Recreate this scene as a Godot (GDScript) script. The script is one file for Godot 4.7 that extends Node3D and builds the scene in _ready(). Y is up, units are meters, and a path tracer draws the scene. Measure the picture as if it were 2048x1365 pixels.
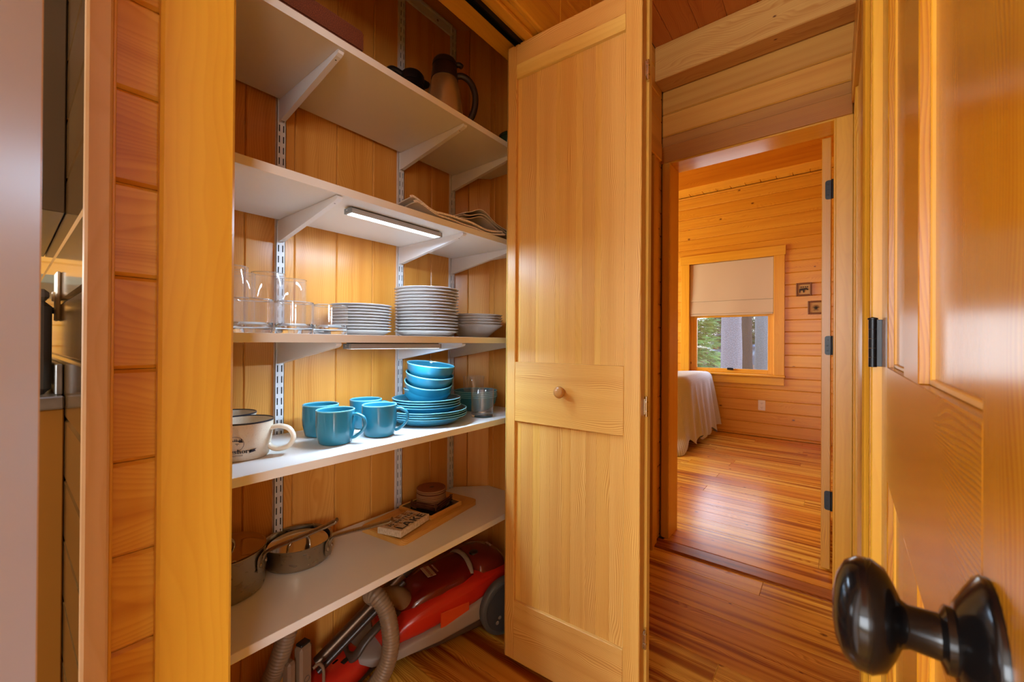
extends Node3D

# ---------- mesh collector ----------
class G:
	var v := PackedVector3Array()
	var n := PackedVector3Array()
	var u := PackedVector2Array()
	var ix := PackedInt32Array()
	func vert(p: Vector3, nn: Vector3, uu: Vector2) -> int:
		v.append(p); n.append(nn); u.append(uu)
		return v.size() - 1
	func idx(a: int, b: int, c: int) -> void:
		var gn := (v[b] - v[a]).cross(v[c] - v[a])
		if gn.dot(n[a] + n[b] + n[c]) > 0.0:
			ix.append_array(PackedInt32Array([a, c, b]))
		else:
			ix.append_array(PackedInt32Array([a, b, c]))
	func tri(a: Vector3, b: Vector3, c: Vector3, nn: Vector3, ua := Vector2.ZERO, ub := Vector2.ZERO, uc := Vector2.ZERO) -> void:
		idx(vert(a, nn, ua), vert(b, nn, ub), vert(c, nn, uc))
	func quad(a: Vector3, b: Vector3, c: Vector3, d: Vector3, nn: Vector3, ua := Vector2.ZERO, ub := Vector2(1, 0), uc := Vector2(1, 1), ud := Vector2(0, 1)) -> void:
		var i := vert(a, nn, ua); var j := vert(b, nn, ub); var k := vert(c, nn, uc); var l := vert(d, nn, ud)
		idx(i, j, k); idx(i, k, l)
	# box with chamfered edges; grain: axis along which the wood runs; off: offset in the grain texture (metres)
	func box(lo: Vector3, hi: Vector3, bev := 0.002, grain := -1, off := Vector2.ZERO, axes := Basis.IDENTITY, at := Vector3.ZERO) -> void:
		var s := hi - lo
		var b: float = minf(bev, 0.3 * minf(s.x, minf(s.y, s.z)))
		if grain < 0:
			grain = 0 if s.x >= s.y and s.x >= s.z else (1 if s.y >= s.z else 2)
		var P := {}
		for sx in [0, 1]:
			for sy in [0, 1]:
				for sz in [0, 1]:
					for ax in 3:
						var q := Vector3(hi.x if sx else lo.x, hi.y if sy else lo.y, hi.z if sz else lo.z)
						var sg := [sx, sy, sz]
						for k in 3:
							if k != ax:
								q[k] += -b if sg[k] else b
						P[sx * 100 + sy * 10 + sz + ax * 1000] = q
		var uvf := func(q: Vector3, ax: int) -> Vector2:
			var o := 3 - grain - ax
			if ax == grain:
				o = (grain + 1) % 3
				return Vector2(off.x + (q[3 - grain - o]) * 0.1, off.y + q[o] - lo[o])
			return Vector2(off.x + q[grain] - lo[grain], off.y + q[o] - lo[o])
		for ax in 3:
			var b1 := (ax + 1) % 3
			var b2 := (ax + 2) % 3
			for sg in [0, 1]:
				var nn := Vector3.ZERO
				nn[ax] = 1.0 if sg else -1.0
				var c := []
				for cc in [[0, 0], [1, 0], [1, 1], [0, 1]]:
					var bits := [0, 0, 0]
					bits[ax] = sg; bits[b1] = cc[0]; bits[b2] = cc[1]
					c.append(P[bits[0] * 100 + bits[1] * 10 + bits[2] + ax * 1000])
				quad(at + axes * c[0], at + axes * c[1], at + axes * c[2], at + axes * c[3], axes * nn, uvf.call(c[0], ax), uvf.call(c[1], ax), uvf.call(c[2], ax), uvf.call(c[3], ax))
			# edges along ax
			if b > 0.0:
				for s1 in [0, 1]:
					for s2 in [0, 1]:
						var k0 := [0, 0, 0]
						var k1 := [0, 0, 0]
						k0[b1] = s1; k0[b2] = s2; k1[b1] = s1; k1[b2] = s2
						k0[ax] = 0; k1[ax] = 1
						var i0: int = k0[0] * 100 + k0[1] * 10 + k0[2]
						var i1: int = k1[0] * 100 + k1[1] * 10 + k1[2]
						var n1 := Vector3.ZERO
						n1[b1] = 1.0 if s1 else -1.0
						n1[b2] = 1.0 if s2 else -1.0
						var qa: Vector3 = P[i0 + b1 * 1000]; var qb: Vector3 = P[i1 + b1 * 1000]
						var qc: Vector3 = P[i1 + b2 * 1000]; var qd: Vector3 = P[i0 + b2 * 1000]
						quad(at + axes * qa, at + axes * qb, at + axes * qc, at + axes * qd, axes * n1.normalized(), uvf.call(qa, b1), uvf.call(qb, b1), uvf.call(qc, b1), uvf.call(qd, b1))
		if b > 0.0:
			for sx in [0, 1]:
				for sy in [0, 1]:
					for sz in [0, 1]:
						var kk: int = sx * 100 + sy * 10 + sz
						var n3 := Vector3(1 if sx else -1, 1 if sy else -1, 1 if sz else -1).normalized()
						tri(at + axes * P[kk], at + axes * P[kk + 1000], at + axes * P[kk + 2000], axes * n3, uvf.call(P[kk], 0), uvf.call(P[kk + 1000], 0), uvf.call(P[kk + 2000], 0))
	# smooth surface through rows of points
	func grid(rows: Array, closed_u := false, closed_v := false, uvs := Vector2.ONE, flip := false) -> void:
		var R := rows.size()
		var C: int = rows[0].size()
		var base := v.size()
		for r in R + (1 if closed_v else 0):
			for c in C + (1 if closed_u else 0):
				var rr := r % R
				var cc := c % C
				var c0: int = (cc - 1 + C) % C if closed_u else maxi(cc - 1, 0)
				var c1: int = (cc + 1) % C if closed_u else mini(cc + 1, C - 1)
				var r0: int = (rr - 1 + R) % R if closed_v else maxi(rr - 1, 0)
				var r1: int = (rr + 1) % R if closed_v else mini(rr + 1, R - 1)
				var du: Vector3 = rows[rr][c1] - rows[rr][c0]
				var dv: Vector3 = rows[r1][cc] - rows[r0][cc]
				var nn := du.cross(dv)
				if nn.length_squared() < 1e-20:
					var r2: int = clampi(rr + (1 if rr < R / 2 else -1), 0, R - 1)
					nn = (rows[r2][c1] - rows[r2][c0]).cross(dv)
				nn = nn.normalized()
				if flip:
					nn = -nn
				vert(rows[rr][cc], nn, Vector2(float(c) / maxi(C - (0 if closed_u else 1), 1) * uvs.x, float(r) / maxi(R - (0 if closed_v else 1), 1) * uvs.y))
		var W := C + (1 if closed_u else 0)
		for r in R - 1 + (1 if closed_v else 0):
			for c in W - 1:
				var a := base + r * W + c
				_tri_g(a, a + 1, a + W + 1)
				_tri_g(a, a + W + 1, a + W)
	func _tri_g(a: int, b: int, c: int) -> void:
		if (v[b] - v[a]).cross(v[c] - v[a]).length_squared() > 1e-22:
			idx(a, b, c)
	# lathe round y: profile of (r, y); sharp corners stay sharp
	func lathe(prof: Array, segs := 32, at := Vector3.ZERO, axes := Basis.IDENTITY, uvs := Vector2.ONE) -> void:
		var m := prof.size()
		var len := [0.0]
		for i in range(1, m):
			len.append(len[i - 1] + (prof[i] - prof[i - 1]).length())
		for i in m - 1:
			var d: Vector2 = (prof[i + 1] - prof[i]).normalized()
			var nrm := Vector2(d.y, -d.x)
			var na := nrm
			var nb := nrm
			if i > 0:
				var dp: Vector2 = (prof[i] - prof[i - 1]).normalized()
				if dp.dot(d) > 0.72:
					na = (nrm + Vector2(dp.y, -dp.x)).normalized()
			if i < m - 2:
				var dn: Vector2 = (prof[i + 2] - prof[i + 1]).normalized()
				if dn.dot(d) > 0.72:
					nb = (nrm + Vector2(dn.y, -dn.x)).normalized()
			var base := v.size()
			for k in segs + 1:
				var a := TAU * k / segs
				var ca := cos(a)
				var sa := sin(a)
				vert(at + axes * Vector3(prof[i].x * ca, prof[i].y, prof[i].x * sa), axes * Vector3(na.x * ca, na.y, na.x * sa), Vector2(float(k) / segs * uvs.x, len[i] / len[m - 1] * uvs.y))
				vert(at + axes * Vector3(prof[i + 1].x * ca, prof[i + 1].y, prof[i + 1].x * sa), axes * Vector3(nb.x * ca, nb.y, nb.x * sa), Vector2(float(k) / segs * uvs.x, len[i + 1] / len[m - 1] * uvs.y))
			for k in segs:
				var q := base + 2 * k
				_tri_g(q, q + 1, q + 3)
				_tri_g(q, q + 3, q + 2)
	# tube along points
	func tube(pts: Array, rad, segs := 12, caps := true, squash := Vector2.ONE, up := Vector3.UP) -> void:
		var N := pts.size()
		var rows := []
		var T: Vector3 = (pts[1] - pts[0]).normalized()
		var X := T.cross(up)
		if X.length() < 0.01:
			X = T.cross(Vector3.RIGHT)
		X = X.normalized()
		for i in N:
			var t: Vector3 = (pts[mini(i + 1, N - 1)] - pts[maxi(i - 1, 0)]).normalized()
			X = (X - t * X.dot(t)).normalized()
			var Y := t.cross(X)
			var r: float = rad[i] if rad is Array else rad
			var row := PackedVector3Array()
			for k in segs:
				var a := TAU * k / segs
				row.append(pts[i] + X * (cos(a) * r * squash.x) + Y * (sin(a) * r * squash.y))
			rows.append(row)
		var b0 := v.size()
		grid(rows, true, false, Vector2(1, N * 0.3))
		# outward normals
		for i in range(b0, v.size()):
			var r2 := (i - b0) / (segs + 1)
			if n[i].dot(v[i] - pts[mini(r2, N - 1)]) < 0.0:
				for j in range(b0, v.size()):
					n[j] = -n[j]
				for j in range(0, ix.size(), 3):
					if ix[j] >= b0:
						var q := ix[j + 1]
						ix[j + 1] = ix[j + 2]
						ix[j + 2] = q
			break
		if caps:
			for e in [0, N - 1]:
				var nn: Vector3 = (pts[e] - pts[1 if e == 0 else N - 2]).normalized()
				for k in segs:
					tri(pts[e], rows[e][k], rows[e][(k + 1) % segs], nn)
	# polygon in the plane (a, b) pushed along c
	func prism(poly: PackedVector2Array, o: Vector3, a: Vector3, b: Vector3, c: Vector3, grain := Vector2.ZERO, smooth := false) -> void:
		var t := Geometry2D.triangulate_polygon(poly)
		var nn := c.normalized()
		for i in range(0, t.size(), 3):
			var q := []
			for k in 3:
				q.append(poly[t[i + k]])
			for e in [0, 1]:
				var w: Vector3 = o + c * float(e)
				tri(w + a * q[0].x + b * q[0].y, w + a * q[1].x + b * q[1].y, w + a * q[2].x + b * q[2].y, nn * (1 if e else -1), q[0] + grain, q[1] + grain, q[2] + grain)
		var cen := Vector2.ZERO
		for p in poly:
			cen += p / poly.size()
		var M := poly.size()
		var area := 0.0
		for i in M:
			area += poly[i].cross(poly[(i + 1) % M])
		var nr := []
		for i in M:
			var d: Vector2 = (poly[(i + 1) % M] - poly[i]).normalized()
			nr.append(Vector2(d.y, -d.x) * signf(area))
		for i in M:
			var p0 := poly[i]
			var p1 := poly[(i + 1) % M]
			var n0: Vector2 = nr[i]
			var n1: Vector2 = nr[i]
			if smooth:
				if nr[(i - 1 + M) % M].dot(nr[i]) > 0.6: n0 = (nr[(i - 1 + M) % M] + nr[i]).normalized()
				if nr[(i + 1) % M].dot(nr[i]) > 0.6: n1 = (nr[(i + 1) % M] + nr[i]).normalized()
			var w0 := o + a * p0.x + b * p0.y
			var w1 := o + a * p1.x + b * p1.y
			var m0 := (a * n0.x + b * n0.y).normalized()
			var m1 := (a * n1.x + b * n1.y).normalized()
			var i0 := vert(w0, m0, p0 + grain); var i1 := vert(w1, m1, p1 + grain)
			var i2 := vert(w1 + c, m1, p1 + grain + Vector2(0, 0.02)); var i3 := vert(w0 + c, m0, p0 + grain + Vector2(0, 0.02))
			idx(i0, i1, i2); idx(i0, i2, i3)
	func mesh() -> ArrayMesh:
		var arr := []
		arr.resize(Mesh.ARRAY_MAX)
		arr[Mesh.ARRAY_VERTEX] = v; arr[Mesh.ARRAY_NORMAL] = n; arr[Mesh.ARRAY_TEX_UV] = u; arr[Mesh.ARRAY_INDEX] = ix
		var m := ArrayMesh.new()
		m.add_surface_from_arrays(Mesh.PRIMITIVE_TRIANGLES, arr)
		return m

var M := {}
var rng := RandomNumberGenerator.new()
var taken := {}

func numbered(called: String) -> String:
	taken[called] = taken.get(called, 0) + 1
	return called if taken[called] == 1 else "%s_%03d" % [called, taken[called] - 1]

func tag(o: Node, label := "", category := "", group := "", kind := "") -> Node:
	if label: o.set_meta("label", label)
	if category: o.set_meta("category", category)
	if group: o.set_meta("group", group)
	if kind: o.set_meta("kind", kind)
	return o

# a thing: a Node3D at its base
func thing(called: String, at: Vector3, label: String, category: String, group := "", turn := 0.0) -> Node3D:
	var o := Node3D.new()
	o.name = numbered(called)
	add_child(o, true)
	o.position = at
	o.rotation.y = turn
	tag(o, label, category, group)
	return o

# a mesh as part of a parent, or as a top-level thing when parent is null
func put(g, called: String, mat: Material, parent: Node = null, at := Vector3.ZERO) -> MeshInstance3D:
	var o := MeshInstance3D.new()
	o.mesh = g.mesh() if g is G else g
	o.material_override = mat
	o.position = at
	if parent == null:
		o.name = numbered(called)
		add_child(o, true)
	else:
		var k := 0
		var nm := called
		while parent.has_node(nm):
			k += 1
			nm = "%s_%03d" % [called, k]
		o.name = nm
		parent.add_child(o, true)
	return o

func off() -> Vector2:
	return Vector2(rng.randf() * 2.0, rng.randf() * 0.34)

# one chamfered board given by its two corners (in the parent's axes)
func bx(called: String, lo: Vector3, hi: Vector3, mat, parent: Node = null, bev := 0.002, grain := -1) -> MeshInstance3D:
	var g := G.new()
	var c := (lo + hi) / 2
	var base := Vector3(c.x, lo.y, c.z)
	g.box(lo - base, hi - base, bev, grain, off())
	var m: Material = mat if mat is Material else mat[rng.randi() % mat.size()]
	return put(g, called, m, parent, base)

func struct(called: String, label: String, category: String, at := Vector3.ZERO) -> Node3D:
	var o := Node3D.new()
	o.name = called
	taken[called] = 1
	add_child(o, true)
	o.position = at
	return tag(o, label, category, "", "structure")

func copy(o: Node3D, at: Vector3, label := "", turn := 0.0) -> Node3D:
	var c: Node3D = o.duplicate()
	c.name = numbered(String(o.name).rstrip("_0123456789"))
	add_child(c, true)
	c.position = at
	c.rotation.y = turn
	if label: c.set_meta("label", label)
	return c

func mat(called: String, c: Color, rough := 0.5, metal := 0.0, spec := 0.5) -> StandardMaterial3D:
	var m := StandardMaterial3D.new()
	m.resource_name = called
	m.albedo_color = c
	m.roughness = rough
	m.metallic = metal
	m.metallic_specular = spec
	return m

func rgb(r: int, g: int, b: int) -> Color:
	return Color8(r, g, b)

# wood grain: 2 m along u, 0.5 m along v, without a seam along u
func grain_tex(sd: int, period: float, warp: float, cathedral: float, dark: Color, contrast: float, streak: float, knots: int, w := 512, h := 1024) -> ImageTexture:
	var f1 := FastNoiseLite.new()
	f1.seed = sd
	f1.noise_type = FastNoiseLite.TYPE_SIMPLEX
	f1.frequency = 1.0
	f1.fractal_octaves = 2
	var f2 := FastNoiseLite.new()
	f2.seed = sd + 7
	f2.noise_type = FastNoiseLite.TYPE_VALUE
	f2.frequency = 1.0
	f2.fractal_type = FastNoiseLite.FRACTAL_NONE
	var r := RandomNumberGenerator.new()
	r.seed = sd
	var kn := []
	for k in knots:
		kn.append([r.randf() * 2.0, r.randf() * 0.5, r.randf_range(0.002, 0.0085)])
	var cs := PackedFloat32Array()
	var sn := PackedFloat32Array()
	for x in w:
		cs.append(cos(TAU * x / w)); sn.append(sin(TAU * x / w))
	var data := PackedByteArray()
	data.resize(w * h * 3)
	var p := 0
	for y in h:
		var vv := 0.5 * y / h
		var near := []
		for k in kn:
			if absf(vv - k[1]) < 0.06: near.append(k)
		for x in w:
			var c := cs[x]
			var s := sn[x]
			var bend := f1.get_noise_3d(c * 0.45, vv * 4.0, s * 0.45)
			var q := vv + bend * warp + cathedral * (f1.get_noise_3d(c * 0.9 + 9.0, vv * 9.0, s * 0.9))
			var dk := 0.0
			for k in near:
				var dx: float = 2.0 * x / w - k[0]
				var dv: float = vv - k[1]
				var rr: float = k[2]
				var e := sqrt(dx * dx * 0.45 + dv * dv) * (1.0 + 0.35 * bend)
				if e < 0.16:
					q += signf(dv) * rr * 1.3 * exp(-(dx * dx / (rr * rr * 26.0) + dv * dv / (rr * rr * 5.0)))
					var core := e / rr
					if core < 1.6:
						dk = maxf(dk, clampf(1.5 - core * 1.0, 0.0, 1.0) * (0.75 + 0.25 * sin(e / rr * 9.0)))
			var t := q / period
			var fr := t - floorf(t)
			var ring := fr * fr * (1.0 if fr < 0.86 else (1.0 - fr) / 0.14)
			var st := f2.get_noise_3d(c * 1.2, vv * 1400.0, s * 1.2) * 0.5 + 0.5
			var wide := f1.get_noise_3d(c * 0.25 + 31.0, vv * 22.0, s * 0.25) * 0.5 + 0.5
			if streak > 0.7: wide = smoothstep(0.15, 0.95, wide)
			var k2 := clampf(ring * contrast + (st - 0.5) * 0.16 * contrast + wide * wide * streak, 0.0, 1.0)
			var cr := lerpf(1.0, dark.r, k2)
			var cg := lerpf(1.0, dark.g, k2)
			var cb := lerpf(1.0, dark.b, k2)
			if dk > 0.0:
				cr = lerpf(cr, 0.30, dk); cg = lerpf(cg, 0.15, dk); cb = lerpf(cb, 0.08, dk)
			data[p] = int(cr * 255.0); data[p + 1] = int(cg * 255.0); data[p + 2] = int(cb * 255.0)
			p += 3
	var im := Image.create_from_data(w, h, false, Image.FORMAT_RGB8, data)
	return ImageTexture.create_from_image(im)

func wood(called: String, tex: Texture2D, tints: Array, rough := 0.38) -> Array:
	var out := []
	for i in tints.size():
		var m := mat("%s %d" % [called, i], tints[i], rough)
		m.albedo_texture = tex
		m.uv1_scale = Vector3(0.5, 2.0, 1.0)
		out.append(m)
	return out

func noise_tex(sd: int, freq: float, a: Color, b: Color, size := 256, octaves := 3) -> NoiseTexture2D:
	var f := FastNoiseLite.new()
	f.seed = sd
	f.frequency = freq
	f.fractal_octaves = octaves
	var t := NoiseTexture2D.new()
	t.width = size
	t.height = size
	t.seamless = true
	t.noise = f
	var gr := Gradient.new()
	gr.colors = PackedColorArray([a, b])
	t.color_ramp = gr
	return t

func arc(c: Vector3, a: Vector3, b: Vector3, t0: float, t1: float, steps: int) -> Array:
	var out := []
	for i in steps + 1:
		var t := lerpf(t0, t1, float(i) / steps)
		out.append(c + a * cos(t) + b * sin(t))
	return out

func spline(pts: Array, steps: int) -> Array:
	var out := []
	var N := pts.size()
	for i in N - 1:
		var p0: Vector3 = pts[maxi(i - 1, 0)]
		var p3: Vector3 = pts[mini(i + 2, N - 1)]
		for k in steps:
			out.append(pts[i].cubic_interpolate(pts[i + 1], p0, p3, float(k) / steps))
	out.append(pts[N - 1])
	return out

# solid lettering lying in the plane (right, up), facing right x up; h: cap height
func letters(s: String, h: float, depth: float, bold := true, serif := false) -> Array:
	var t := TextMesh.new()
	var f := SystemFont.new()
	f.font_names = PackedStringArray(["Droid Serif" if serif else "Droid Sans"])
	f.font_weight = 700 if bold else 400
	t.font = f
	t.text = s
	t.font_size = 32
	t.pixel_size = h / 23.0
	t.depth = depth
	t.curve_step = 2.0
	var am := ArrayMesh.new()
	am.add_surface_from_arrays(Mesh.PRIMITIVE_TRIANGLES, t.get_mesh_arrays() if t.has_method("get_mesh_arrays") else t.surface_get_arrays(0))
	return [am, t.get_aabb()]

func text_at(s: String, h: float, m: Material, parent: Node, o: Vector3, right: Vector3, up: Vector3, called := "lettering", bold := true, serif := false) -> MeshInstance3D:
	var L := letters(s, h, 0.0006, bold, serif)
	var mi := put(L[0], called, m, parent, o)
	mi.basis = Basis(right.normalized(), up.normalized(), right.cross(up).normalized())
	return mi

func _ready() -> void:
	rng.seed = 20240611
	# ---- camera, sky, lights, exposure ----
	var cam := Camera3D.new()
	cam.name = "camera"
	add_child(cam)
	cam.position = Vector3(0, 1.07, 0)
	cam.rotation_degrees = Vector3(0.199, 38.535, 0.358)
	cam.keep_aspect = Camera3D.KEEP_HEIGHT
	var ca := CameraAttributesPhysical.new()
	ca.frustum_focal_length = 14.215
	ca.frustum_focus_distance = 1.5
	ca.frustum_near = 0.02
	ca.frustum_far = 200.0
	ca.exposure_aperture = 9.0
	cam.attributes = ca
	cam.current = true
	var we := WorldEnvironment.new()
	we.name = "environment"
	var env := Environment.new()
	env.background_mode = Environment.BG_SKY
	var sky := Sky.new()
	var sm := ProceduralSkyMaterial.new()
	sm.sky_top_color = Color(0.62, 0.74, 0.92)
	sm.sky_horizon_color = Color(0.93, 0.95, 0.98)
	sm.ground_bottom_color = Color(0.35, 0.33, 0.28)
	sm.ground_horizon_color = Color(0.75, 0.76, 0.74)
	sm.sun_angle_max = 1.0
	sky.sky_material = sm
	env.sky = sky
	env.background_energy_multiplier = 5.0
	env.tonemap_mode = Environment.TONE_MAPPER_LINEAR
	env.tonemap_exposure = 1.0
	env.sdfgi_enabled = true
	env.ssao_enabled = true
	env.ssil_enabled = true
	we.environment = env
	add_child(we)
	# daylight through the windows: living room (behind, plus an added side one), bedroom far wall, bedroom side wall, kitchen
	window_light("window_daylight_living", Vector3(-1.2, 1.45, 4.9), Vector3(0, 0, -1), Vector2(3.6, 1.9), Color(0.95, 0.98, 1.0), 34.0)
	window_light("added_daylight_living_side", Vector3(3.9, 1.45, 2.3), Vector3(-1, 0, 0), Vector2(3.0, 1.9), Color(0.95, 0.98, 1.0), 42.0)  # added side source, put in to light the casing faces
	window_light("window_daylight_bedroom", Vector3(-0.98, 1.07, -5.36), Vector3(0, -0.1, 1), Vector2(0.74, 0.58), Color(0.95, 0.98, 1.0), 0.4)
	window_light("window_daylight_bedroom_side", Vector3(-3.35, 1.5, -4.2), Vector3(1, -0.1, 0), Vector2(1.3, 1.3), Color(1.0, 0.97, 0.80), 8.0)
	window_light("window_daylight_kitchen", Vector3(-4.75, 1.5, 1.4), Vector3(1, 0, 0), Vector2(1.4, 1.2), Color(0.93, 0.97, 1.0), 2.0)
	materials()
	setting()
	bedroom()
	kitchen()
	outdoors()
	closet_fittings()
	top_shelf_things()
	glass_shelf_things()
	mug_shelf_things()
	pan_shelf_things()
	vacuum()

func window_light(called: String, at: Vector3, towards: Vector3, size: Vector2, c: Color, e: float) -> void:
	var l := AreaLight3D.new()
	l.name = called
	l.area_size = size
	l.light_color = c
	l.light_energy = e
	l.area_range = 30.0
	l.area_attenuation = 2.0
	l.shadow_enabled = true
	add_child(l)
	l.position = at
	l.look_at_from_position(at, at + towards, Vector3.UP)

func materials() -> void:
	var t_fir := grain_tex(11, 0.0042, 0.012, 0.014, Color(0.78, 0.60, 0.40), 0.78, 0.30, 0)
	var t_pine := grain_tex(23, 0.0085, 0.05, 0.020, Color(0.76, 0.55, 0.28), 0.28, 0.34, 4)
	var t_soft := grain_tex(29, 0.0060, 0.03, 0.012, Color(0.80, 0.62, 0.36), 0.34, 0.40, 0)
	var t_knot := grain_tex(67, 0.0105, 0.06, 0.026, Color(0.76, 0.55, 0.30), 0.34, 0.34, 16)
	var t_clear := grain_tex(37, 0.016, 0.05, 0.016, Color(0.84, 0.70, 0.44), 0.15, 0.42, 0)
	var t_floor := grain_tex(51, 0.0062, 0.03, 0.022, Color(0.56, 0.33, 0.13), 0.50, 0.78, 7)
	M.fir = wood("fir door", t_fir, [rgb(240, 198, 114), rgb(237, 192, 104), rgb(234, 190, 108)], 0.36)
	M.fir_strip = wood("fir pale strip", t_clear, [rgb(234, 190, 100)], 0.36)[0]
	M.fir_light = wood("fir sapwood", t_clear, [rgb(237, 199, 104), rgb(240, 205, 112)], 0.36)
	M.pine = wood("log pine", t_pine, [rgb(230, 170, 58), rgb(226, 163, 50), rgb(234, 178, 68)], 0.32)
	M.closet = wood("closet pine", t_soft, [rgb(226, 160, 78), rgb(221, 153, 68), rgb(230, 167, 88)], 0.30)
	M.end = wood("end wall pine", t_soft, [rgb(206, 154, 68), rgb(220, 160, 64), rgb(188, 130, 50)], 0.42)
	M.end_knot = wood("knotty beam", t_knot, [rgb(218, 170, 92)], 0.42)[0]
	M.ceil = wood("ceiling pine", t_pine, [rgb(206, 130, 48), rgb(200, 122, 44)], 0.42)
	M.casing = wood("casing", t_clear, [rgb(228, 170, 52), rgb(226, 166, 50)], 0.33)
	M.casing_fir = wood("fir casing", t_fir, [rgb(226, 172, 56), rgb(222, 166, 50)], 0.33)
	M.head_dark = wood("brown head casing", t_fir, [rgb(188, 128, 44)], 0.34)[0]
	M.sheen = wood("glossy head jamb", t_fir, [rgb(226, 172, 56)], 0.16)
	M.floor = wood("heart pine floor", t_floor, [rgb(247, 198, 80), rgb(238, 178, 62), rgb(250, 208, 92), rgb(226, 158, 56)], 0.24)
	M.floor_dark = wood("dark floor strip", t_floor, [rgb(170, 100, 40)], 0.27)
	M.door = wood("panel door fir", t_fir, [rgb(192, 132, 28), rgb(188, 128, 26)], 0.22)
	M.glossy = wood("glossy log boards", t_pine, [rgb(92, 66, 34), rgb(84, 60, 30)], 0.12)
	M.pale = wood("pale jamb", t_clear, [rgb(232, 198, 152)], 0.36)
	M.oak = wood("oak knob", t_fir, [rgb(206, 154, 84)], 0.3)
	M.bamboo = wood("bamboo", t_fir, [rgb(224, 172, 88)], 0.45)
	M.bark_wood = t_pine
	M.core = mat("wall core", rgb(120, 78, 36), 0.8)
	M.melamine = mat("white melamine", rgb(226, 222, 216), 0.34)
	M.white_metal = mat("white enamel steel", rgb(224, 222, 222), 0.35)
	M.steel = mat("brushed steel", rgb(172, 160, 140), 0.30, 1.0)
	M.steel.roughness_texture = noise_tex(61, 0.05, Color(0.7, 0.7, 0.7), Color(1.5, 1.5, 1.5), 256, 4)
	M.steel_bright = mat("polished steel", rgb(210, 206, 198), 0.14, 1.0)
	M.black_metal = mat("black hinge metal", rgb(22, 23, 26), 0.36, 0.4)
	M.bronze = mat("oil rubbed bronze", rgb(20, 18, 18), 0.16, 0.35)
	M.black_plastic = mat("black plastic", rgb(26, 22, 21), 0.38)
	M.grey_plastic = mat("grey plastic", rgb(150, 146, 142), 0.42)
	M.dark_plastic = mat("dark grey plastic", rgb(84, 78, 74), 0.45)
	M.teal = mat("teal glaze", rgb(36, 112, 134), 0.08)
	M.teal_rim = mat("pale teal rim", rgb(104, 170, 184), 0.14)
	M.white_china = mat("white china", rgb(206, 198, 192), 0.14)
	var gl := mat("clear glass", Color(0.97, 0.99, 1.0, 0.0), 0.0)
	gl.refraction_enabled = true
	gl.refraction_scale = 0.05
	M.glass = gl
	var pane := mat("window pane", Color(0.96, 0.98, 0.98, 0.05), 0.02)
	pane.transparency = BaseMaterial3D.TRANSPARENCY_ALPHA
	M.pane = pane
	var ac := mat("clear acrylic", Color(0.93, 0.95, 1.0, 0.12), 0.03)
	ac.transparency = BaseMaterial3D.TRANSPARENCY_ALPHA
	M.acrylic = ac
	var cl := mat("clear thin glass", Color(0.90, 0.95, 1.0, 0.025), 0.02)
	cl.transparency = BaseMaterial3D.TRANSPARENCY_ALPHA
	M.clear = cl

# boards that run along an axis and stack along another
func boards(parent: Node, lo: Vector3, hi: Vector3, run: int, stack: int, joints: Array, mats, bev := 0.005, called := "board") -> void:
	for i in joints.size() - 1:
		var a := lo
		var b := hi
		a[stack] = joints[i] + 0.0004
		b[stack] = joints[i + 1] - 0.0004
		if b[stack] - a[stack] > 0.004:
			bx(called, a, b, mats, parent, bev, run)

func steps(a: float, b: float, pitch: float, anchor: float) -> Array:
	var out := [a]
	var k := ceili((a - anchor) / pitch + 0.05)
	while anchor + k * pitch < b - 0.004:
		out.append(anchor + k * pitch)
		k += 1
	out.append(b)
	return out

func slab(parent: Node, lo: Vector3, hi: Vector3, m, called := "core") -> void:
	bx(called, lo, hi, m, parent, 0.0)

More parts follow.
